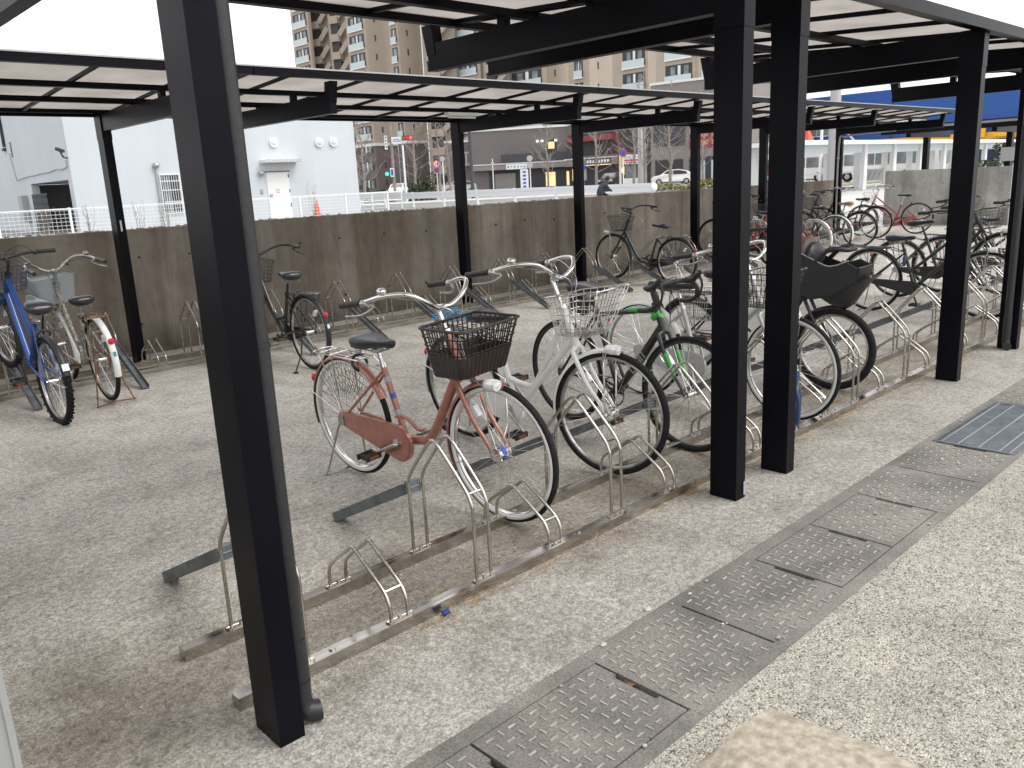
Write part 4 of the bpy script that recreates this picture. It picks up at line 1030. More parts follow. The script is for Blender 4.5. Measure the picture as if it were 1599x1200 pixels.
# wire fence in front of it
t=thing('wire_fence','low white welded wire fence running along the top of the brown wall','fence',(-6,22,.45))
for k in range(15):
    g=MB(); g.box((k*1.55,-.02,0),(k*1.55+.05,.03,1.0)); g.build('post','whitem',t)
for k in range(14):
    g=MB(); x=k*1.55+.05
    for j in range(11): g.box((x,0,.05+j*.088),(x+1.5,.007,.058+j*.088))
    for j in range(16): g.box((x+j*.1,-.004,.05),(x+j*.1+.005,-.0005,.95))
    g.box((x,-.012,.955),(x+1.5,.018,.985)); g.build('mesh_panel','whitem',t)
def twigs(u,D,z,h,lab,mt='twig',n=7,name='bare_shrub'):
    t=thing(name,lab,'shrub',far(u,D,z)); random.seed(int(u))
    for q in range(n):
        g=MB(); a=random.uniform(0,6.28); b=random.uniform(.03,.16); p=Vector((0,0,0)); P=[p]
        for k in range(5):
            p=p+Vector((math.cos(a)*b*h/5+random.uniform(-.03,.03),math.sin(a)*b*h/5,h/5*random.uniform(.8,1.1))); P.append(p)
            g.tube([p,p+Vector((random.uniform(-.15,.15),random.uniform(-.15,.15),.15))*h*.6],.003,3,False)
        g.tube(P,[.007,.006,.005,.004,.003,.002],5); g.build('stem',mt,t)
for u,lab in ((62,'bare shrub behind the wire fence by the utility box'),(133,'bare shrub behind the fence left of the wall canopy post'),(216,'bare shrub behind the fence right of the wall canopy post'),(257,'bare shrub below the barred window'),(487,'pale bare shrub beside the orange cone')):
    twigs(u,21.2 if u<300 else 34,.45,1.0 if u<300 else 1.3,lab)
t=thing('traffic_cone','small orange traffic cone by the white building','cone',(20.0,33.4,.45)); g=MB(); g.cyl((0,0,.02),(0,0,.7),.16,14,.03); g.build('cone','cone',t); g=MB(); g.cbox((0,0,.012),(.42,.42,.024)); g.build('base','blackp',t)
# guard rail
A=far(560,50,.45); Bq=far(1022,33.5,.45); dv=(Bq-A); n=9
t=thing('guard_rail','white corrugated road guard rail seen just above the brown wall','guard rail',A)
u=dv.normalized(); 
g=MB()
for z in (.52,.72): g.bar(V(0,0,z),dv+V(0,0,z),.07,.13); 
g.bar(V(0,.03,.62),dv+V(0,.03,.62),.02,.30); g.ball(dv+V(0,0,.62),.2,10,(1,.4,.9)); g.build('beam','whitem',t)
for k in range(n):
    g=MB(); p=dv*(k/(n-1)); g.cyl(p,p+V(0,.06,.8),.06,8); g.build('post','whitem',t)
t=thing('railing','white pipe railing left of the guard rail end','railing',far(556,44,.45)); e=far(626,45,.45)-far(556,44,.45)
g=MB(); 
for z in (.85,.45): g.tube([V(0,0,z),e+V(0,0,z)],.035,6)
g.build('rails','whitem',t)
for k in range(4): g=MB(); g.tube([e*k/3,e*k/3+V(0,0,.9)],.04,6); g.build('post','whitem',t)
# ---- apartment towers
def tower(u0,uc,u1,D,h,lab,bays=(1,),z0=.4,story=3.0,white_top=False,split=True,sidewin=True,brown=8.5,front_frac=(.12,.88)):
    """-X face from bearing u0 to the corner uc (distance D); -Y face on to bearing u1"""
    c=far(uc,D,0); L=None
    b0=brg(u0); b1=brg(u1)
    ly=c.x*math.tan(b0)-c.y          # length of the -X face
    lx=c.y/math.tan(b1)-c.x          # length of the -Y face
    t=thing('apartment_tower',lab,'apartment tower',(c.x,c.y,z0),0,'tan apartment towers')
    g=MB(); g.box((0,0,brown),(lx,ly,h)); g.k=1; g.box((.01,.01,0),(lx-.01,ly-.01,brown)); g.k=2; g.box((-.15,-.15,brown-.2),(lx,ly+.05,brown+.25)); g.k=2
    if white_top: g.box((-.03,-.03,h-4.2),(lx*.5,ly+.03,h+.3))
    g.build('wall',['tile','btile','wbs'],t)
    n=int(h/story); a0=ly*front_frac[0]; a1=ly*front_frac[1]
    for i in range(n):
        z=i*story+.3
        if z>h-2: continue
        g=MB(); g.box((-.03,a0,z+(.17 if z>brown-1 else .9)),(.01,a1,z+2.45)); g.k=1
        w_=(a1-a0)/4
        for q in (0,2): g.box((-.06,a0+w_*(q+.5),z+.9),(-.035,a0+w_*(q+1.2),z+2.2))
        g.k=2; g.box((-.06,a0+w_*1.7,z+.95),(-.032,a0+w_*2.1,z+2.3))
        o=g.build('window',['dark','win','wbs'],t)
        if z>brown-1:
            g=MB(); g.box((-.30,a0-.05,z-.02),(-.07,a1+.05,z+.16)); g.k=1; g.box((-.28,a0,z+.161),(-.22,a1,z+1.12)); g.build('balcony',['wbs','rail'],t)
        if sidewin and lx>2:
            g=MB(); g.box((lx*.35,-.03,z+1.2),(lx*.35+.3,.01,z+2.2)); g.build('slit_window','dark',t)
    return t
def stairs(u0,u1,D,h,lab,z0=.4,story=3.0):
    a=far(u0,D);b=far(u1,D*.985); L=(b-a).length; ang=math.atan2(b.y-a.y,b.x-a.x)
    t=thing('apartment_stair_tower',lab,'stair tower',(a.x,a.y,z0),ang,'stair towers of the apartments')
    g=MB(); g.box((0,.6,0),(L,5,h)); g.box((0,-.1,0),(L*.12,.6,h)); g.build('wall','tile2',t)
    for i in range(int(h/story)):
        z=i*story; g=MB()
        g.box((L*.13,-.5,z),(L*.55,.59,z+1.25)); g.k=1; g.box((L*.14,-.02,z+1.4),(L*.5,.58,z+2.7)); g.k=0
        g.bar(V(L*.55,-.3,z+1.0),V(L*.98,-.3,z+2.9),.2,.9); g.build('landing',['tile','dark'],t)
    return t
tower(482,508,512,165,39,'leftmost apartment tower with white top floor and blue green balconies',white_top=True,sidewin=False)
stairs(509,537,168,37.5,'open stair tower right of the leftmost apartment tower')
stairs(537,566,163,46,'tan stair tower with curved landings beside the balcony tower')
tower(563,592,627,152,60,'apartment tower with a blank tan side wall and slit windows')
tower(627,640,674,148,60,'narrow apartment tower with a white pilaster and small white framed windows',front_frac=(.2,.8))
stairs(675,722,146,60,'stair tower partly hidden behind the near canopy bracket')
tower(722,760,765,142,58,'brownish apartment tower between the two near canopy beams',sidewin=False)
stairs(765,800,140,58,'stair tower left of the wide white balcony bay')
tower(800,860,893,134,58,'apartment tower with wide white balconies left of the white window strips')
tower(893,925,960,128,58,'apartment tower with vertical strips of white panels',front_frac=(.3,.7))
tower(960,1014,1026,120,58,'apartment tower with large blue green glass balconies',front_frac=(.08,.7))
tower(1026,1086,1092,114,58,'apartment tower with white framed glass balconies',front_frac=(.08,.75))
tower(1092,1135,1150,110,58,'rightmost apartment tower with white framed balconies by the paired posts')
# ---- low rise shops (mall)
def facade(u0,D0,u1,D1,h,depth,lab,name='shop_building',z0=.45,mt='mall',cat='shop'):
    a=far(u0,D0);b=far(u1,D1); L=(b-a).length; ang=math.atan2(b.y-a.y,b.x-a.x)
    t=thing(name,lab,cat,(a.x,a.y,z0),ang); g=MB(); g.box((0,0,0),(L,depth,h)); g.k=1; g.box((-.1,-.12,h),(L+.1,depth,h+.25)); g.build('wall',[mt,'wbs'],t); return t,L
t,L=facade(700,110,742,109,6.2,8,'low mauve brick wing with louvres left of the two storey shops',mt='btile')
g=MB(); g.box((1.5,-.6,3.3),(3.9,0,5.0)); g.k=1
for k in range(5): g.box((1.6+k*.45,-.62,3.5),(1.8+k*.45,-.6,4.8))
g.build('louvre_panel',['greypaint','ink'],t)
t,L=facade(738,108,905,106,7.3,14,'two storey taupe shop building with white fascia, roof terrace and shop signs')
for k in range(12):
    g=MB(); x=4.0+k*1.35; 
    if x<L-.5: g.box((x,-.9,3.25),(x+1.28,-.86,4.35)); g.build('terrace_glass','ink',t)
g=MB(); g.box((.2,-.95,2.55),(L,-.002,3.2)); g.k=1; g.box((.2,-1.0,3.2),(L,-.90,3.3)); g.build('fascia',['mall2','wbs'],t)
g=MB(); g.box((2.2,-.06,.05),(L-.1,-.002,2.5)); g.build('shop_front','dark',t)
g=MB(); g.box((3.0,-.2,.1),(5.6,-.061,2.1)); g.build('entrance_panel','mall2',t)
for x,w2,m2 in ((6.2,.9,'signw'),(9.4,1.2,'amber'),(12.0,.7,'amber'),(13.8,1.6,'orange'),(15.6,.6,'amber')):
    g=MB(); g.box((x,-.12,.3),(x+w2,-.061,2.0)); g.build('display',m2,t)
for x,w2 in ((4.6,2.6),(14.9,1.2)):
    g=MB(); g.box((x,-1.02,2.55),(x+w2,-.96,3.15)); g.k=1
    for k in range(6): g.cbox((x+.3+k*(w2-.6)/5,-1.03,2.85+random.uniform(-.05,.05)),(.14,.02,random.uniform(.12,.3)))
    g.build('sign',['signw','ink'],t)
for x in (8.5,9.1,10.8): g=MB(); g.ball((x,-.15,5.75),.16,8); g.build('wall_lamp','lampw',t)
g=MB(); g.box((9.6,-.05,3.9),(10.9,-.002,5.9)); g.k=1; g.box((9.8,-.07,4.8),(10.6,-.051,5.6)); g.build('window',['dark','amber'],t)
g=MB(); g.box((12.2,-.05,3.9),(L-.2,-.002,6.0)); g.k=1; g.box((12.6,-.07,4.2),(13.9,-.051,5.3)); g.k=2; g.box((12.3,-.5,5.5),(L-.2,-.071,6.0)); g.build('upper_shop',['dark','amber','red'],t)
t,L=facade(890,106,1018,98,7.4,14,'shop building with red awnings and white lettered signs behind bare trees')
g=MB(); g.box((0,-.06,.05),(L-.2,-.002,2.5)); g.build('shop_front','dark',t)
g=MB(); g.box((0,-.06,3.7),(L-.2,-.002,6.2)); g.build('upper_front','dark',t)
g=MB(); g.box((0,-.9,2.5),(L,-.002,3.3)); g.k=1; g.box((0,-.95,3.3),(L,-.85,3.4)); g.build('fascia',['mall2','wbs'],t)
for x,w2 in ((1.0,1.4),(4.2,1.6),(6.3,1.5)):
    g=MB(); g.box((x,-.1,6.45),(x+w2,-.061,7.2)); g.k=1
    for k in range(4): g.cbox((x+.3+k*(w2-.6)/3,-.11,6.8),(.16,.02,.32))
    g.build('sign',['signw','ink'],t)
g=MB(); g.box((3.6,-1.0,2.55),(7.4,-.92,3.25)); g.k=1; 
for k in range(8): g.cbox((3.9+k*.45,-1.02,2.92),(.28,.02,.34))
g.k=2; g.box((3.6,-1.03,2.48),(7.4,-.93,2.56)); g.build('lettered_sign',['ink','signw','amber'],t)
for x in (.8,3.4,5.8): g=MB(); g.box((x,-1.2,5.3),(x+2,-.07,5.9)); g.build('awning','red',t)
for x,m2 in ((.6,'amber'),(2.2,'greyb'),(8.0,'amber')): g=MB(); g.box((x,-.12,.8),(x+.7,-.061,2.2)); g.build('display',m2,t)
t,L=facade(1018,97,1140,93,10.5,16,'big taupe commercial building with open parking arch behind the white car',mt='mall2')
g=MB(); g.box((.3,-.06,4.0),(L*.45,-.002,7.2)); g.build('upper_opening','ink',t)
g=MB(); g.box((.5,-.06,.0),(L*.42,-.002,2.6)); g.build('parking_opening','dark',t)
g=MB(); g.box((L*.5,-.06,3.6),(L*.9,-.002,7.4)); g.k=1
for i in range(5):
    for j in range(4): g.box((L*.52+i*1.2,-.09,3.9+j*.85),(L*.52+i*1.2+.8,-.061,4.45+j*.85))
g.k=2
for i in range(4): g.cbox((L*.56+i*1.4,-.10,5.4),(.9,.04,.5))
g.build('lit_shop_front',['red','orange','signw'],t)
g=MB(); g.box((L*.5,-.06,.2),(L*.95,-.002,2.7)); g.k=1
for i in range(6): g.box((L*.52+i*1.2,-.09,.3),(L*.52+i*1.2+.5,-.061,2.3))
g.build('ground_shop_front',['dark','rail'],t)
# street furniture
def pole(u,D,h,r,mt,lab,name='pole',cat='pole',z=.45): 
    t=thing(name,lab,cat,far(u,D,z)); g=MB(); g.cyl((0,0,0),(0,0,h),r,10,r*.8); g.build('pole',mt,t); return t
def face(t,u,mb,n,m):   # turn a board toward the survey point
    mb.xf(Matrix.Rotation(brg(u)-PI/2,4,'Z')); return mb.build(n,m,t)
t=pole(634,60,3.9,.075,'whitem','plain white pole in front of the hedge'); 
t=pole(1001,62,7.4,.22,'greyw','thick pale utility pole with brackets beside the bare trees','utility_pole')
g=MB(); g.box((-.6,-.1,5.9),(.6,.1,6.05)); g.cyl((-.4,0,5.0),(-.4,0,5.9),.12,8); g.cyl((.5,0,6.0),(.5,0,6.7),.16,10); face(t,1001,g,'transformer','greypaint')
t=pole(738,58,6.0,.13,'ink','dark pole just right of the wall canopy post')
t=pole(617,72,7.2,.13,'bark','tall brown signal pole carrying traffic lights','traffic_signal','traffic light')
g=MB(); g.tube([(0,-.1,4.9),(1.9,-.15,5.05)],.05,6); face(t,617,g,'arm','dull')
g=MB(); g.cbox((1.35,-.25,5.0),(.95,.2,.34)); sgn=face(t,617,g,'signal_head','blackp')
g=MB(); g.cyl((1.62,-.36,5.0),(1.62,-.40,5.0),.14,12); g.xf(Matrix.Rotation(brg(617)-PI/2,4,'Z')); g.build('red_lamp','redlamp',sgn)
g=MB(); g.cyl((1.32,-.36,5.0),(1.32,-.38,5.0),.13,12); g.cyl((1.05,-.36,5.0),(1.05,-.38,5.0),.13,12); g.xf(Matrix.Rotation(brg(617)-PI/2,4,'Z')); g.build('unlit_lamp','redlens',sgn)
g=MB(); g.cbox((.45,-.2,4.85),(.85,.06,.5)); g.k=1; g.cbox((.45,-.235,4.78),(.7,.01,.07)); g.cbox((.40,-.235,4.93),(.5,.01,.07)); face(t,617,g,'road_sign',['signw','signb'])
g=MB(); g.cbox((-.45,-.2,4.7),(.22,.06,1.1)); g.k=1
for k in range(4): g.cbox((-.45,-.235,4.35+k*.25),(.10,.01,.14))
face(t,617,g,'vertical_sign',['signw','ink'])
g=MB(); g.cyl((-.55,-.25,2.2),(-.55,-.32,2.2),.16,14); face(t,617,g,'green_lamp','grlamp')
g=MB(); g.cbox((-.12,-.22,2.3),(.32,.05,.7)); g.k=1; g.cbox((-.12,-.25,2.3),(.2,.01,.5)); face(t,617,g,'blue_sign',['signw','signb'])
def sign(u,D,h,parts,lab):
    t=pole(u,D,h,.04,'whitem',lab,'road_sign','road sign')
    for (z,r,kind) in parts:
        g=MB(); 
        if kind=='limit': g.cyl((0,-.05,z),(0,-.07,z),r,20); g.k=1; g.cyl((0,-.071,z),(0,-.075,z),r*.78,20); g.k=2; g.cbox((-.08,-.08,z),(.05,.01,.22)); g.cbox((.08,-.08,z),(.12,.01,.22)); face(t,u,g,'limit_disc',['redlamp','signw','signb'])
        elif kind=='nopark': g.cyl((0,-.05,z),(0,-.07,z),r,20); g.k=1; g.cyl((0,-.071,z),(0,-.075,z),r*.78,20); g.k=0; g.bar((-r*.6,-.08,z+r*.6),(r*.6,-.08,z-r*.6),.01,.07,(0,1,0)) ; face(t,u,g,'no_parking_disc',['redlens','signb'])
        elif kind=='back': g.cyl((0,-.05,z),(0,-.07,z),r,20); face(t,u,g,'disc','dull')
        elif kind=='blue': g.cbox((0,-.06,z),(r,.02,r*1.2)); face(t,u,g,'blue_plate','signb')
    return t
sign(684,62,2.7,((2.6,.20,'limit'),(2.15,.20,'nopark')),'road sign pole with speed limit disc above a no parking disc')
sign(771,60,2.7,((2.4,.11,'back'),(2.0,.11,'back')),'thin white pole with small round plates left of the shop sign')
sign(829,60,2.75,((2.6,.21,'back'),(2.15,.21,'back')),'white pole with two round sign backs')
sign(912,62,2.0,((1.85,.30,'blue'),),'short white pole with a small blue plate beside the person')
sign(974,58,2.9,((2.6,.27,'nopark'),),'blue no parking sign on a white pole')
sign(694,58,2.9,((2.8,.18,'back'),),'white pole with green panel beside the speed limit sign')
def bare_tree(u,D,h,lab,seed,mt='bark',spread=.30):
    random.seed(seed); t=thing('bare_tree',lab,'bare tree',far(u,D,.45),0,'bare street trees')
    g=MB(); P=[Vector((random.uniform(-.04,.04)*k,random.uniform(-.04,.04)*k,h*k/7)) for k in range(8)]; g.tube(P,[h*.016*(1-.8*k/7) for k in range(8)],8); g.build('trunk',mt,t)
    g=MB()
    for i in range(30):
        s=.18+.8*i/30; p=P[int(s*7)]+(P[min(7,int(s*7)+1)]-P[int(s*7)])*((s*7)%1); a=random.uniform(0,6.28); l=h*spread*(1.05-s)*random.uniform(.7,1.2)
        q=p+Vector((math.cos(a)*l*.6,math.sin(a)*l*.6,l*.30)); e=p+Vector((math.cos(a)*l*1.0,math.sin(a)*l*1.0,l*.85))
        g.tube([p,q,e],[.035*h/8,.024*h/8,.010*h/8],4,curve=3)
        for j in range(4):
            f=p.lerp(e,random.uniform(.35,.95)); a2=a+random.uniform(-1,1); l2=l*.38
            g.tube([f,f+Vector((math.cos(a2)*l2,math.sin(a2)*l2,l2*random.uniform(.3,1)))],[.016*h/8,.006*h/8],3,False)
    g.build('branches',mt,t); return t
for i,(u,D,h,lab,mt) in enumerate(((570,80,9,'tall bare tree beside the corner of the white building','bark'),(650,84,9,'bare tree just right of the traffic signal pole','bark'),(688,86,8.5,'bare tree behind the speed limit sign','bark'),(704,90,8,'bare tree left of the middle wall canopy post','bark'),
   (856,72,6.6,'bare tree in front of the shop terrace','bark'),(932,70,8,'bare tree right of the wall canopy post in front of red awnings','bark'),(968,78,6.6,'reddish bare tree behind the no parking sign','barkr'),(1008,60,8,'bare tree touching the thick utility pole','bark'),(990,66,7,'bare tree left of the thick utility pole','bark'),(1048,64,7.6,'bare tree in front of the white car','bark'),(1098,64,7,'bare tree before the orange lit shop front','bark'))):
    bare_tree(u,D,h,lab,40+i,mt)
def hedge(u,D,w_,h,lab,mt='leaf',n=1500):
    random.seed(int(u)); t=thing('hedge',lab,'hedge',far(u,D,.45),brg(u)-PI/2); g=MB()
    for i in range(n):
        x=random.uniform(-w_/2,w_/2); hh=h*(.8+.2*math.sin(x*2.3+u)); y=random.uniform(-.6,.6); z=random.uniform(.05,hh)
        if (abs(x)/(w_/2))**4+(z/hh)**4*.5>1.1: continue
        a=random.uniform(0,6.28); b=random.uniform(0,3.1); r=random.uniform(.05,.11); c=Vector((x,y,z)); e1=Vector((math.cos(a),math.sin(a),0))*r; e2=Vector((-math.sin(a)*math.cos(b),math.cos(a)*math.cos(b),math.sin(b)))*r*.7
        g.add([c-e1,c-e2,c+e1,c+e2],[(0,1,2,3)])
    g.build('foliage',mt,t); g=MB()
    for k in range(6): g.cyl((-w_/2+w_*(k+.5)/6,0,0),(-w_/2+w_*(k+.5)/6+.05,0,h*.7),.03,5)
    g.build('stems','bark',t)
hedge(592,66,2.3,1.0,'low green hedge left of the signal pole'); hedge(659,62,2.0,2.1,'rounded green hedge right of the white pole'); 
hedge(1045,52,4.2,.55,'low yellow green planting on top of the wall line under the white car','leafy',900); hedge(1100,50,2.0,.75,'yellow green planting left of the paired posts','leafy',700)
# cars
def car(u,D,turn,mt,lab,sc=1,z=.46):
    t=thing('parked_car',lab,'car',far(u,D,z),brg(u)-PI/2+turn)
    prof=[(-2.1,.30),(-2.15,.62),(-1.95,.86),(-1.25,.98),(-.55,1.44),(.65,1.50),(1.55,1.30),(2.0,.98),(2.08,.6),(2.05,.30)]
    g=MB(); rings=[]
    for y,s in ((-.84,.90),(-.80,.985),(-.5,1.0),(.5,1.0),(.80,.985),(.84,.90)):
        rings.append([(x*(s if z<1 else s*.98),y*(1 if z<1.0 else .84),.3+(z-.3)*s) for x,z in prof])
    g.loft(rings,False); g.build('body',mt,t)
    for sy in (-1,1):
        g=MB(); g.prism([(-1.02,1.0),(-.5,1.36),(-.02,1.40),(-.02,1.0)],sy*.775-.01,sy*.775+.01); g.prism([(.06,1.0),(.06,1.40),(.65,1.41),(1.35,1.24),(1.45,1.02)],sy*.775-.01,sy*.775+.01); g.build('side_window','dark',t)
    g=MB(); g.add([(-1.2,-.62,1.01),(-1.2,.62,1.01),(-.60,.58,1.42),(-.60,-.58,1.42)],[(0,1,2,3)]); g.build('windscreen','win',t)
    for x in (-1.35,1.35):
        for sy in (-1,1):
            g=MB(); g.cyl((x,sy*.70,.31),(x,sy*.87,.31),.31,18); g.k=1; g.cyl((x,sy*.872,.31),(x,sy*.885,.31),.20,12); g.build('wheel',['rubber','dull'],t)
    for sy in (-1,1): g=MB(); g.ball((-2.05,sy*.62,.68),.13,8,(.5,1.2,.7)); g.build('headlight','lens',t)
    return t
car(1051,88,0,'white','white hatchback parked in front of the big taupe building'); car(957,88,1.2,'blackpaint','black car parked in the shop entrance behind the person')
car(622,96,1.4,'white','white car behind the hedge by the signal pole'); car(556,92,1.2,'blackpaint','dark car by the corner of the white building'); car(716,100,.2,'greypaint','grey van like car beside the middle wall canopy post')
car(1197,80,0,'redp','small red car glimpsed between the paired posts')
t=thing('kiosk','small white ticket kiosk with a red and yellow banner','kiosk',far(986,70,.45),brg(986)-PI/2)
g=MB(); 
for x in (-.85,.85): g.box((x-.08,-.1,0),(x+.08,.9,2.6))
g.box((-.93,-.1,2.6),(.93,.9,2.75)); g.box((-.6,.1,0),(.6,.7,.9)); g.build('frame','wbs',t)
g=MB(); g.box((-.8,-.14,2.0),(.8,-.101,2.55)); g.k=1; g.cbox((.05,-.15,2.3),(1.1,.015,.12)); g.cbox((.05,-.15,2.12),(.9,.015,.08)); g.k=2; g.box((-.8,-.15,1.95),(-.55,-.141,2.55)); g.build('banner',['signw','redlens','yellow'],t)
g=MB(); g.box((-.45,.1,.95),(.45,.5,1.9)); g.build('machine','win',t)
t=thing('banner_flag','blue and white upright banner before the shop entrance','banner',far(820,92,.45),brg(820)-PI/2)
g=MB(); g.box((-.4,-.02,.2),(.4,.02,2.3)); g.k=1
for k in range(5): g.cbox((-.02,-.03,.5+k*.38),(.34,.015,.2))
g.build('cloth',['signw','signb'],t); g=MB(); g.cyl((-.42,0,0),(-.42,0,2.4),.03,6); g.build('pole','whitem',t)
# person beyond the guard rail
p=thing('person','person in a dark jacket with dark hair, hunched forward beyond the guard rail','person',far(936,33,.45),brg(936)-PI/2+.5)
def skinned(name,pts,edges,rad,mt,parent):
    me=bpy.data.meshes.new(name); me.from_pydata(pts,edges,[]); o=bpy.data.objects.new(name,me); C.objects.link(o); o.parent=parent; me.materials.append(M[mt])
    sk=o.modifiers.new('skin','SKIN')
    for i,r in enumerate(rad): me.skin_vertices[0].data[i].radius=(r,r)
    me.skin_vertices[0].data[0].use_root=True
    o.modifiers.new('sub','SUBSURF').levels=2; o.modifiers['sub'].render_levels=2; return o
pts=[(0,0,.45),(.10,0,.62),(.22,0,.78),(.30,0,.86),(.36,0,.93),(.20,.17,.78),(.34,.19,.60),(.50,.12,.56),(.20,-.17,.78),(.34,-.19,.60),(.50,-.12,.56),(.02,.10,.42),(.32,.12,.40),(.30,.12,.05),(.42,.12,.03),(.02,-.10,.42),(.32,-.12,.40),(.30,-.12,.05),(.42,-.12,.03)]
ed=[(0,1),(1,2),(2,3),(3,4),(2,5),(5,6),(6,7),(2,8),(8,9),(9,10),(0,11),(11,12),(12,13),(13,14),(0,15),(15,16),(16,17),(17,18)]
for i,q in enumerate(pts): pass
skinned('body',[(a,b,c) for a,b,c in pts],ed,[.16,.17,.19,.08,.06,.08,.055,.04,.08,.055,.04,.10,.08,.05,.04,.10,.08,.05,.04],'coat',p)
g=MB(); g.ball((.42,0,1.0),.105,16,(.95,.8,1.1)); g.ball((.53,0,.99),.018,8); g.build('head','skin',p)
g=MB(); g.ball((.39,0,1.04),.112,16,(.98,.86,.95)); g.build('hair','hair',p)
# ---- blue store, bus shelter, buses on the right
t=thing('store_building','huge blue store building with a yellow band and white framed windows','store',(100,24,0))
g=MB(); g.box((0,0,4.2),(40,34,9.6)); g.k=1; g.box((-.3,-.2,3.5),(40,34,4.2)); g.k=2; g.box((.2,.1,0),(40,33.8,3.5)); g.build('wall',['blue','yellow','dblue'],t)
for y in (13.2,23.5,28.5):
    g=MB(); g.box((-.08,y,5.0),(0,y+5,6.1)); g.k=1
    for k in range(6): g.box((-.12,y+.1+k*.82,5.12),(-.081,y+.75+k*.82,5.98))
    g.build('window_band',['wbs','win'],t)
for y in (12.5,21): g=MB(); g.bar(V(-.5,y,4.3),V(-.5,y+1.3,5.6),.2,.12,(1,0,0)); g.build('strut','whitem',t)
for y in (9.5,17,26): g=MB(); g.cbox((-.06,y,6.9),(.08,.06,5.2)); g.build('seam','dblue',t)
g=MB(); g.box((-.4,15.5,1.0),(-.3,18,3.2)); g.k=1; g.box((-.42,15.5,1.0),(-.401,18,1.7)); g.k=2; g.box((-.42,15.8,2.3),(-.401,17.4,2.5)); g.box((-.42,15.8,2.0),(-.401,17.0,2.15)); g.build('poster_board',['signb','yellow','signw'],t)
for k,y in enumerate((1.5,4.2,6.9)):   # block letters standing on the band
    g=MB(); g.box((-.8,y,3.7),(-.5,y+.5,5.3)); g.box((-.8,y+.5,4.9),(-.5,y+1.9,5.3)); g.box((-.8,y+.5,3.7),(-.5,y+1.9,4.1)); g.box((-.8,y+.5,4.35),(-.5,y+1.6,4.65)); g.build('sign_letter','yellow',t)

t=thing('bus_shelter','long white bus shelter with square columns and flat roof','bus shelter',(44,23.3,0))
g=MB(); g.box((-1,-.8,2.72),(40,3.2,2.95)); g.build('roof','whitem',t)
for k in range(9):
    for y in (0,2.4):
        g=MB(); g.box((k*4.45+.2,y,0),(k*4.45+.62,y+.30,2.72)); g.build('column','wbs',t)
g=MB(); g.box((-1,.1,2.25),(40,.16,2.71)); g.build('glass_frieze','rail',t)
for k in range(8): g=MB(); g.box((k*4.45+.9,2.6,1.0),(k*4.45+4.3,2.66,1.12)); g.box((k*4.45+.9,2.6,.3),(k*4.45+4.3,2.64,.36)); g.build('rail','whitem',t)
for (x,y,w_,n_) in ((62,26.5,3.0,'blue'),(70,26.8,2.0,'blue')):
    pass
t=thing('planter','low planted bed with a small leafy tree behind the pale wall','planter',(31.0,9.1,0)); g=MB(); g.box((-1.5,-1,0),(3,1,1.25)); g.build('bed','wall2',t)
g=MB(); random.seed(9)
for i in range(900):
    big=random.random()<.45
    c=Vector((random.gauss(.6,.22),random.gauss(0,.2),random.uniform(1.45,2.0))) if big else Vector((random.uniform(-1.4,2.9),random.uniform(-.9,.9),random.uniform(1.22,1.5)))
    a=random.uniform(0,6.28);b=random.uniform(0,3);r=random.uniform(.04,.09); e1=Vector((math.cos(a),math.sin(a),0))*r; e2=Vector((-math.sin(a)*math.cos(b),math.cos(a)*math.cos(b),math.sin(b)))*r*.6
    g.add([c-e1,c-e2,c+e1,c+e2],[(0,1,2,3)])
g.build('foliage','leaf',t); g=MB(); g.cyl((.6,0,1.2),(.62,0,2.0),.03,6); g.build('trunk','bark',t)
def bus(x,y,ang,lab,tealband):
    t=thing('bus',lab,'bus',(x,y,.0),ang)
    g=MB(); L=10.4
    g.prism([(0,.35),(L,.35),(L+.05,1.2),(L-.05,2.7),(L-.35,3.0),(.2,3.0),(0,2.8)],-1.2,1.2); g.build('body','white',t)
    g=MB()
    for k in range(6): g.box((.6+k*1.45,-1.23,1.45),(.6+k*1.45+1.35,-1.201,2.45))
    g.build('side_windows','win',t)
    g=MB(); g.box((L-.02,-1.05,1.25),(L+.08,1.05,2.65)); g.build('windscreen','win',t)
    g=MB(); g.box((8.9,-1.235,.45),(9.9,-1.202,2.5)); g.build('door','dark',t)
    for x_ in (2.4,7.8):
        for sy in (-1,1): g=MB(); g.cyl((x_,sy*1.0,.48),(x_,sy*1.24,.48),.48,20); g.k=1; g.cyl((x_,sy*1.242,.48),(x_,sy*1.26,.48),.24,14); g.build('wheel',['rubber','dull'],t)
    for a,b,m_ in ((3.0,3.9,'teal'),(1.1,1.6,'greyw')): g=MB(); g.box((a,-1.215,.5),(b,-1.2012,1.44)); g.build('stripe',m_ if tealband else 'orange',t)
a=far(1295,88); bus(a.x,a.y,-PI/2,'white bus with teal stripe standing behind the bus shelter columns',True)
a=far(1180,96); bus(a.x,a.y,-PI/2,'white bus with a thin orange stripe left of the teal striped bus',False)
# road strips on the right
g=MB(); g.prism([(60,30),(130,30),(130,33),(60,33)],-.05,-.02,'z'); struct(g.build('road_marking','leafy'))
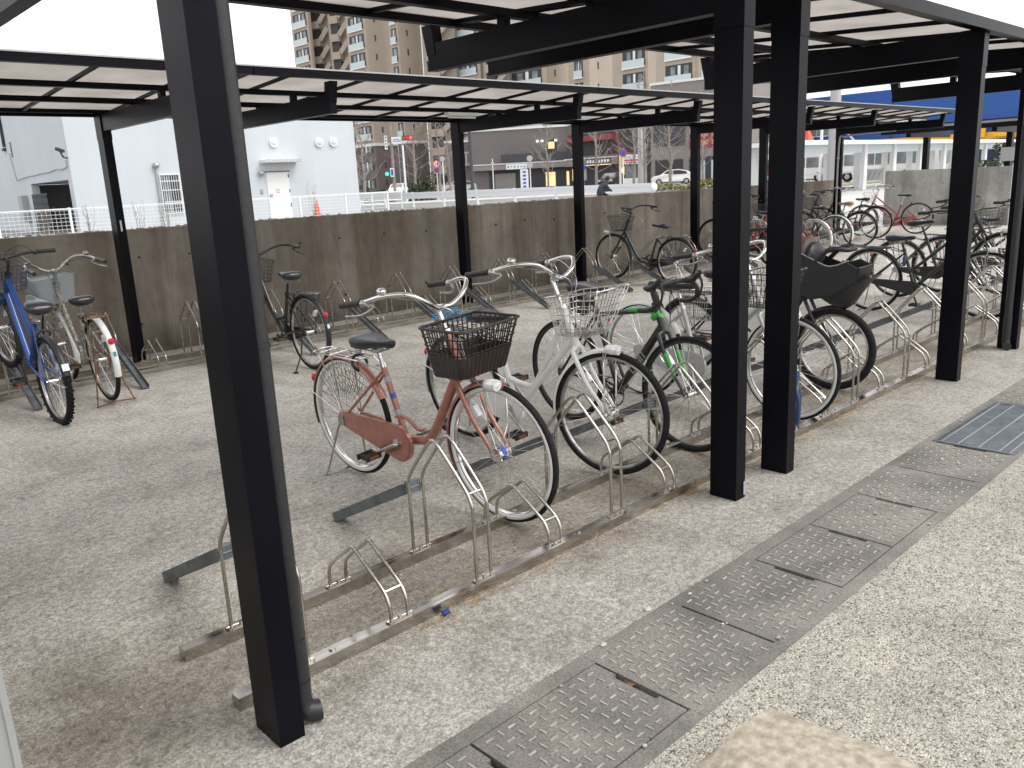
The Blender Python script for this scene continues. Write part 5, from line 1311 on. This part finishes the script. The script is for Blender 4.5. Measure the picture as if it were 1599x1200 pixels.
# tall grey pole behind the opening
t=pole(1301,34,8.2,.21,'greyw','tall pale square lamp post rising behind the far end of the wall canopy','lamp_post','lamp post',0)
t=pole(1282,88,6.0,.16,'whitem','curved white pipe before the blue store','vent_pipe','pipe',0)
t=thing('red_canopy_tip','pointed red and white canopy tip beside the right paired post','canopy tip',far(1259,90,0)); g=MB(); g.cyl((0,0,0),(0,0,3.6),.05,6); g.build('mast','whitem',t); g=MB(); g.cyl((0,0,3.3),(0,0,5.6),1.1,4,.02); g.build('cone_roof','cone',t)
# litter bin / notice frame in the opening
t=thing('notice_frame','dark slanted notice frame in the wall opening','notice board',far(1362,62,0),brg(1362)-PI/2)
g=MB(); g.box((-.75,-.03,.0),(-.70,.03,1.25)); g.box((.70,-.03,0),(.75,.03,1.25)); g.build('legs','greypaint',t)
g=MB(); g.box((-.7,-.05,.45),(.7,.0,1.2)); g.k=1
for k in range(4): g.bar(V(-.5+k*.3,-.06,.55),V(-.3+k*.3,-.06,1.1),.02,.07,(0,1,0))
g.build('board',['greyw','ink'],t)
# dark canopy behind the pale wall
t=thing('dark_canopy','low dark canopy on two posts behind the pale concrete wall','canopy',(25.0,7.17,0))
for y in (0.0,2.08): g=MB(); g.box((-.09,y-.07,0),(.09,y+.07,2.18)); g.build('post','bronze',t)
for y in (0.0,2.08): g=MB(); g.box((-1.3,y-.06,2.18),(1.6,y+.06,2.36)); g.build('beam','bronze',t)
g=MB(); g.add([(-1.4,-.8,2.34),(1.9,-.8,2.56),(1.9,2.7,2.56),(-1.4,2.7,2.34),(-1.4,-.8,2.37),(1.9,-.8,2.59),(1.9,2.7,2.59),(-1.4,2.7,2.37)],[(0,3,2,1),(4,5,6,7),(0,1,5,4),(1,2,6,5),(2,3,7,6),(3,0,4,7)]); g.build('roof_panel','panel',t)
for a_ in ((-1.45,2.28),(1.9,2.5)): g=MB(); g.box((a_[0],-.85,a_[1]),(a_[0]+.05,2.75,a_[1]+.12)); g.build('edge_beam','bronze',t)
g=MB(); g.box((-.12,-.16,1.45),(-.095,.16,1.80)); g.build('sign_plate','greyw',t)
